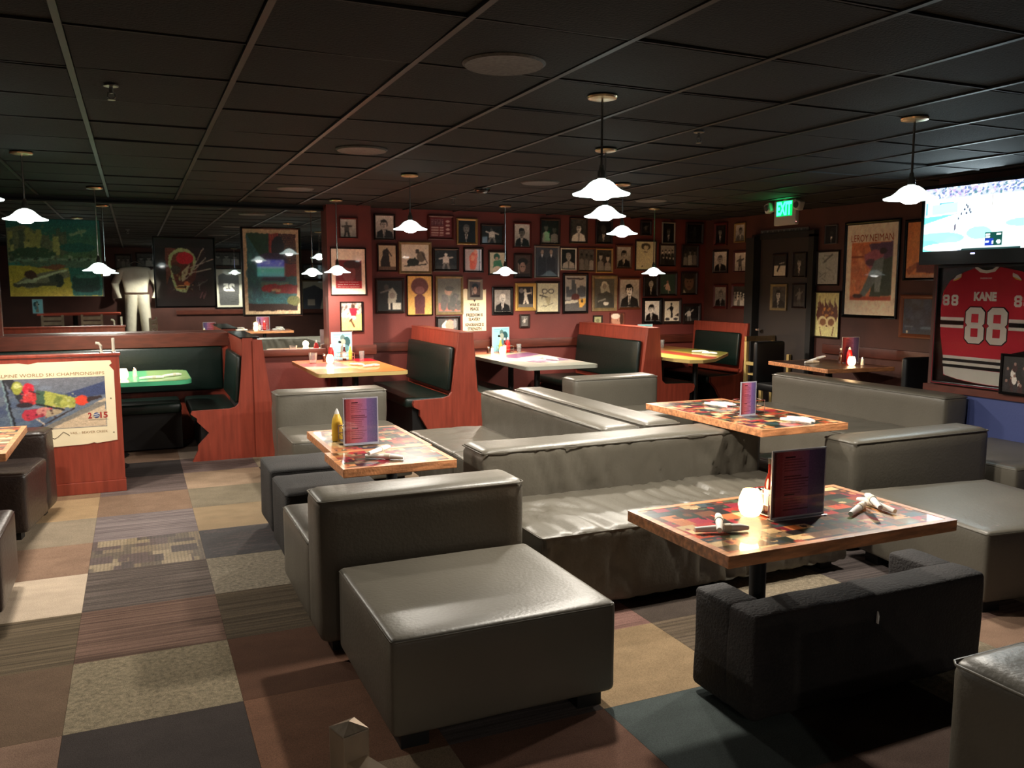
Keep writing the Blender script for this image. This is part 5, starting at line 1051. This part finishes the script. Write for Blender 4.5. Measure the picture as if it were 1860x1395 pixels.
napkin(3.62, 4.68, HU, R_(-80), 'front napkin roll left of the pink menu beyond the sofa'); napkin(3.70, 4.70, HU, R_(-70), 'rear napkin roll left of the pink menu beyond the sofa')
napkin(3.64, 3.93, HU, R_(-70), 'front napkin roll at the right end of the table with the pink menu'); napkin(3.71, 3.96, HU, R_(-80), 'rear napkin roll at the right end of the table with the pink menu')
napkin(2.02, 8.38, .76, R_(-60), 'left napkin roll on the orange booth table'); napkin(2.12, 8.20, .76, R_(20), 'right napkin roll on the orange booth table')
napkin(4.10, 8.14, .76, R_(-75), 'napkin roll pointing at the camera on the pale grey booth table'); napkin(4.06, 8.34, .76, R_(25), 'napkin roll lying crosswise on the pale grey booth table')
napkin(6.16, 8.10, .76, R_(-65), 'napkin roll nearer the rounded front of the yellow booth table'); napkin(6.20, 8.34, .76, R_(-40), 'napkin roll farther back on the yellow booth table')
napkin(.10, 7.90, .76, R_(5), 'left napkin roll on the green booth table'); napkin(.27, 8.05, .76, R_(35), 'right napkin roll on the green booth table')
napkin(6.42, 6.72, .76, R_(0), 'napkin roll lying on the dark alcove table'); napkin(6.46, 6.70, .792, R_(-60), 'napkin roll leaning across another on the alcove table', tilt=-.35)

# bottles
def bottle(name, prof, m, x, y, z, label, cat='bottle', cap=None, lab=None, capm='cap_white'):
    t = thing(name, label, cat, (x, y, z)); MB().lathe(prof, seg=18).build('body', m, t)
    if cap: MB().lathe(cap, seg=14).build('cap', capm, t)
    if lab: MB().lathe([(lab[2], lab[0]), (lab[2] + .0008, lab[0]), (lab[2] + .0008, lab[1]), (lab[2], lab[1])], seg=18).build('paper_label', lab[3], t)
    return t
KET = [(0, 0), (.027, 0), (.030, .01), (.030, .09), (.026, .12), (.018, .14), (.014, .15), (0, .15)]
HOT = [(0, 0), (.019, 0), (.020, .01), (.020, .085), (.014, .105), (.009, .12), (.009, .145), (0, .146)]
SHK = [(0, 0), (.019, 0), (.020, .004), (.017, .03), (.016, .06), (.017, .064), (0, .065)]
def shaker(x, y, z, label, m): return bottle('shaker', SHK, m, x, y, z, label, 'shaker', [(0, .064), (.017, .064), (.015, .078), (.008, .084), (0, .085)], capm='chrome')
def card(x, y, z, rz, label, w_=.20, h_=.26, kind='menu', back=True):
    t = thing('table_menu', label, 'menu', (x, y, z), rz)
    MB().box(-w_ / 2, w_ / 2, -.003, .003, .004, h_ + .004).box(-w_ / 2, w_ / 2, -.02, .02, 0, .004).build('acrylic_stand', 'acrylic', t, 0, bevel=.001)
    if kind == 'menu':
        cv = Cv(72, 96, (.6, .2, .25)); cv.grad((.44, .12, .14), (.62, .24, .28), 0, .3, 'u'); cv.grad((.62, .24, .30), (.46, .26, .46), .3, .68, 'u'); cv.grad((.34, .22, .44), (.22, .20, .36), .68, 1, 'u'); cv.rect(0, 0, .05, 1, (.30, .08, .10)); cv.rect(.05, .0, .16, 1, (.5, .12, .14), .5); m_ = cv.a.mean(2, keepdims=True); cv.a = np.clip((m_ + (cv.a - m_) * .8) * 1.12 + .05, 0, 1)
        for i in range(19):
            v = .12 + i * .043; L_ = rng.uniform(.3, .5)
            if i in (5, 13): continue
            cv.rect(.2, v, .2 + L_, v + .012, (.28, .1, .14), .7)
        cv.rect(.22, .08, .42, .10, (.22, .06, .1)); cv.rect(.22, .66, .42, .68, (.22, .06, .1)); cv.grain(.015)
    else:
        cv = Cv(48, 64, (.52, .80, .84)); cv.rect(.1, .07, .45, .10, (.4, .6, .64)); cv.rect(.52, .05, .92, .08, (.4, .6, .64)); cv.ell(.55, .2, .12, .11, (.32, .42, .42)); cv.ell(.75, .36, .18, .2, (.16, .30, .32)); cv.ell(.56, .36, .13, .12, (.55, .6, .56)); cv.ell(.4, .36, .08, .05, (.06, .1, .1)); cv.poly([(.45, .5), (.7, .45), (.72, .95), (.4, .95)], (.5, .5, .46)); cv.ell(.7, .6, .15, .14, (.3, .5, .54)); cv.rect(.1, .16, .35, .18, (.4, .64, .7))
    print_mesh('print', cv, w_ - .012, h_ - .012, 'print_gloss', t, (0, -.0036, h_ / 2 + .004))
    if back: b_ = print_mesh('rear_print', cv, w_ - .012, h_ - .012, 'print_gloss', t, (0, -.0036, h_ / 2 + .004)); b_.rotation_euler = (0, 0, PI)
    return t
rack0 = None
def rack(x, y, z, rz, label):
    global rack0
    if rack0 is None:
        rack0 = t = thing('wire_caddy', label, 'caddy'); a, b = .085, .055
        for h_ in (.006, .045, .085): MB().tube([(-a, -b, h_), (a, -b, h_), (a, b, h_), (-a, b, h_)], .0022, 6, True).build('wire_hoop', 'chrome', t)
        for sx in (-1, 1):
            for sy in (-1, 1): MB().tube([(sx * a, sy * b, .004), (sx * a, sy * b, .088)], .0022).build('upright', 'chrome', t)
        MB().box(-a, a, -b, b, .004, .006).build('tray', 'black', t, 0)
    else: t = copy_tree(rack0); t['label'] = label
    t.location = (x, y, z); t.rotation_euler = (0, 0, rz); return t
# near table
card(2.19, 2.335, HT, R_(-2), 'red to violet table menu in an acrylic stand on the near patchwork table', .245, .252)
rack(2.17, 2.43, HT, R_(2), 'chrome wire caddy behind the menu on the near patchwork table')
bottle('ketchup_bottle', KET, 'plastic_red', 2.20, 2.44, HT + .007, 'red ketchup bottle behind the near menu', cap=[(.012, .15), (.012, .158), (.004, .178), (0, .18)])
bottle('sauce_bottle', [(0, 0), (.019, 0), (.020, .01), (.020, .11), (.014, .135), (.009, .15), (.009, .185), (0, .186)], 'sauce', 2.125, 2.41, HT + .007, 'dark sauce bottle in the caddy between the near candle and menu', cap=[(.011, .185), (.011, .205), (0, .206)], lab=(.03, .09, .0205, 'paper'), capm='black')
shaker(2.115, 2.455, HT + .007, 'salt shaker in the near wire caddy', 'salt_white')
# joined tables
card(1.075, 4.40, HT, R_(0), 'pink to violet table menu in a wire holder on the joined patchwork tables', .19, .25)
rack(1.07, 4.49, HT, 0, 'chrome wire caddy behind the menu on the joined tables'); bottle('mustard_bottle', KET, 'plastic_yellow', 0.985, 4.575, HT - .004, 'pale mustard bottle peeking left of the menu on the joined tables', cap=[(.012, .15), (.012, .158), (.004, .178), (0, .18)])
# table beyond sofa
card(3.56, 4.27, HU, R_(3), 'bright pink table menu beyond the long creased sofa', .13, .215)
rack(3.65, 4.37, HU, 0, 'chrome wire caddy right of the pink menu'); bottle('ketchup_bottle', KET, 'plastic_red', 3.64, 4.36, HU + .007, 'ketchup bottle right of the pink menu', cap=[(.012, .15), (.012, .158), (.004, .178), (0, .18)]); bottle('sauce_bottle', HOT, 'bottle_glass', 3.69, 4.37, HU + .007, 'brown glass bottle right of the pink menu', cap=[(.01, .145), (.01, .16), (0, .16)])
# booth tables: teal card, caddy, ketchup, mustard, hot sauce, shakers, glass
for (x, y, where) in ((2.03, 8.98, 'orange booth table'), (4.03, 9.26, 'pale grey booth table'), (6.05, 9.20, 'yellow booth table')):
    card(x, y + .12, .76, 0, 'teal card with a grey rider figure standing on the ' + where, .23, .30, 'teal', False)
    rack(x + .01, y, .76, 0, 'wire caddy of bottles on the ' + where)
    bottle('ketchup_bottle', KET, 'plastic_red', x + (.045 if where[0] != 'o' else -.14), y + .01, .767 if where[0] != 'o' else .76, 'red ketchup bottle on the ' + where, cap=[(.012, .15), (.012, .158), (.004, .178), (0, .18)])
    bottle('sauce_bottle', HOT, 'sauce', x, y, .767, 'dark sauce bottle with a white label on the ' + where, cap=[(.011, .145), (.011, .172), (0, .173)], lab=(.02, .085, .0205, 'paper'))
    bottle('mustard_bottle', HOT, 'plastic_yellow', x + .07 if where[0] == 'o' else x - .045, y + .02, .767, 'yellow mustard bottle on the ' + where, cap=[(.009, .145), (.004, .17), (0, .17)])
    shaker(x - .22, y - .02, .76, 'pepper shaker on the ' + where, 'bottle_glass'); shaker(x - .175, y - .03, .76, 'salt shaker on the ' + where, 'salt_white')
    g_ = bottle('drinking_glass', [(.024, 0), (.030, .10), (.028, .10), (.022, .006), (0, .006)], 'clear_glass', x + .19, y, .76, 'clear empty glass on the ' + where, 'glass')
t = thing('wine_glass_rack', None, None) if 0 else None
shaker(-.03, 8.16, .76, 'steel-topped shaker beside the candle on the green booth table', 'salt_white')
card(6.78, 6.56, .76, R_(-12), 'dim red table menu standing behind the alcove candle', .20, .27)
bottle('ketchup_bottle', KET, 'plastic_red', 6.68, 6.47, .76, 'ketchup bottle behind the alcove candle', cap=[(.012, .15), (.012, .158), (.004, .178), (0, .18)]); bottle('sauce_bottle', HOT, 'bottle_glass', 6.64, 6.55, .76, 'brown bottle left of the alcove ketchup', cap=[(.01, .145), (.01, .16), (0, .16)]); shaker(6.74, 6.35, .76, 'shaker right of the alcove candle', 'salt_white')
# holder of creamers on the orange table, left
t = thing('wire_basket', 'clear ribbed tumbler holder left of the candle on the orange booth table', 'basket', (1.66, 8.80, .76)); MB().lathe([(.035, 0), (.045, .11), (.042, .11), (.032, .006), (0, .006)], seg=20).build('tumbler', 'clear_glass', t)

# ================================================================== SEEN ONLY IN THE MIRROR
cv = Cv(60, 80, (.86, .84, .76)); cv.poly([(.12, .16), (.3, .1), (.4, .14), (.6, .14), (.7, .1), (.88, .16), (.9, .4), (.86, .95), (.14, .95), (.1, .4)], (.34, .34, .34))
for i in range(9): cv.line((.14, .5 + i * .05), (.86, .62 + i * .035), .008, (.24, .24, .24))
cv.grain(.02)
t = picture(0, 0, .62, .92, .03, 'bk', '', 'framed grey jersey numbered 25, seen reversed in the mirror', ((2.13, YR, 1.49), PI), cv); text('25', .1, 'ink_white', t, (0, -.016, .02), width=.27, height=.20, bold=.006)
cv = Cv(60, 60, (.80, .80, .72)); cv.poly([(.1, .3), (.5, .12), (1, .25), (1, 1), (.3, 1)], (.26, .30, .36)); cv.rect(.5, .6, .8, .8, (.8, .76, .7)); cv.grain(.02)
t = picture(0, 0, .60, .75, .03, 'kh', '', 'framed slate blue jersey seen at the right end of the mirror', ((4.22, YR, 1.28), PI), cv)
for x, z, w_, h_, l in ((2.1, 2.2, .6, .3, 'dark wide photo above the reversed 25 jersey in the mirror'), (4.2, 1.9, .5, .34, 'pale framed photo above the slate jersey in the mirror'), (-.2, 2.1, .3, .3, 'pale photo reflected left of the white uniform'), (.35, 2.15, .5, .3, 'group photo reflected above the white uniform')):
    picture(0, 0, w_, h_, .03, 'dk', 'G,.25,.5,3,.5', l, ((x, YR, z), PI), None)
struct(MB().box(.9, 4.6, YR, YR + .04, .86, .96).build('trim_7', 'trim_wood')); 
t = thing('white_uniform', 'pale hanging uniform of jacket and trousers with brown belt, seen in the mirror', 'uniform', (.05, YR + .12, 0), PI); t.scale = (1.12, 1, 1)
jk = MB().rbox(-.28, .30, -.10, .06, 1.22, 2.0, .07, .06, wrinkle(.03, 5, 5, 3)); jk.v = [(x * (.68 + .40 * max(0, (z - 1.3) / .7)), y, z - .10 * abs(x) * (z > 1.8)) for x, y, z in jk.v]; jk.build('jacket', 'uniform', t, 60)
for s in (-1, 1): MB().tube([(s * .27, -.02, 1.90), (s * .40, -.04, 1.60), (s * .37, -.07, 1.26)], [.085, .075, .085], 12).build('sleeve', 'uniform', t, 60)
MB().tube([(s_ * .001, 0, 0) for s_ in (0, 1)], .001).build('thread', 'belt', t) if 0 else None
MB().rbox(-.22, .23, -.115, .07, 1.34, 1.40, .03, .1).build('belt', 'belt', t, 60)
for a_, b_ in ((-.16, -.26), (.14, .30)): MB().tube([(a_ * .7, -.02, 1.34), (a_ * .9, -.03, .9), (a_ * 1.1, -.02, .30)], [.13, .11, .10], 14).build('trouser_leg', 'uniform', t, 60)
MB().tube([(-.12, 0, 2.06), (0, 0, 2.12), (.12, 0, 2.06)], .012).build('hanger', 'chrome', t)
t = thing('television', 'second television seen reflected in the glass of the large mirror picture', 'television', (3.1, YR + .3, 1.98), PI); t.scale = (.66, 1, .72)
MB().box(-.52, .52, 0, .05, -.31, .31).build('bezel', 'black', t, 0)
cv = Cv(60, 36, (.30, .75, .60)); cv.rect(0, 0, 1, .4, (.38, .40, .85)); cv.blobs(60, [(.6, .6, .95), (.3, .3, .7), (.9, .9, 1)], .01, .04, (0, 0, 1, .38)); cv.rect(0, .42, 1, .5, (.7, .85, .9)); cv.grad((.35, .8, .6), (.45, .8, .8), .5, 1)
print_mesh('screen', cv, .98, .56, 'screen', t, (0, -.004, 0)); MB().box(-.03, .03, .05, .3, -.03, .03).build('wall_mount', 'black', t, 0)
t = thing('dining_table', 'red-topped table reflected between the two ladder-back chairs', 'table', (-1.2, -1.9, 0)); MB().box(-.7, .9, -.35, .35, .92, .96).build('tabletop', mat('top_red', S(190, 80, 60), .4), t, 0, bevel=.005); MB().tube([(0, 0, 0), (0, 0, .92)], .05, 12).build('pedestal', 'black', t)
card(-1.9, -1.85, .96, PI, 'teal card seen at the left of the mirror', .2, .3, 'teal', False)

# ------------------------------------------------------------------ groups for repeats
GR = {'pendant_lamp': 'glass pendants hanging over the tables', 'ceiling_speaker': 'round speakers in the ceiling', 'fire_sprinkler': 'sprinkler heads in the ceiling', 'framed_picture': 'framed pictures on the walls',
      'leather_sofa': 'grey leather lounge sofas', 'leather_loveseat': 'grey leather loveseats', 'leather_ottoman': 'grey leather ottomans', 'fabric_stool': 'black fabric stools', 'patchwork_table': 'patchwork lounge tables', 'booth_table': 'laminate booth tables',
      'booth_bench': 'red booth benches', 'ladder_back_chair': 'ladder-back metal chairs', 'upholstered_chair': 'black alcove chairs', 'candle_holder': 'glowing candle holders', 'napkin_roll': 'rolled napkins', 'ketchup_bottle': 'ketchup bottles', 'sauce_bottle': 'sauce bottles',
      'mustard_bottle': 'mustard bottles', 'shaker': 'salt and pepper shakers', 'table_menu': 'upright table cards', 'wire_caddy': 'wire caddies', 'drinking_glass': 'empty glasses on booth tables', 'television': 'televisions', 'chrome_hook': 'chrome hooks on the partition', 'dining_table': 'plain dining tables'}
for o in bpy.data.objects:
    if o.parent is None and 'label' in o:
        b = o.name.split('.')[0]
        if b in GR: o['group'] = GR[b]
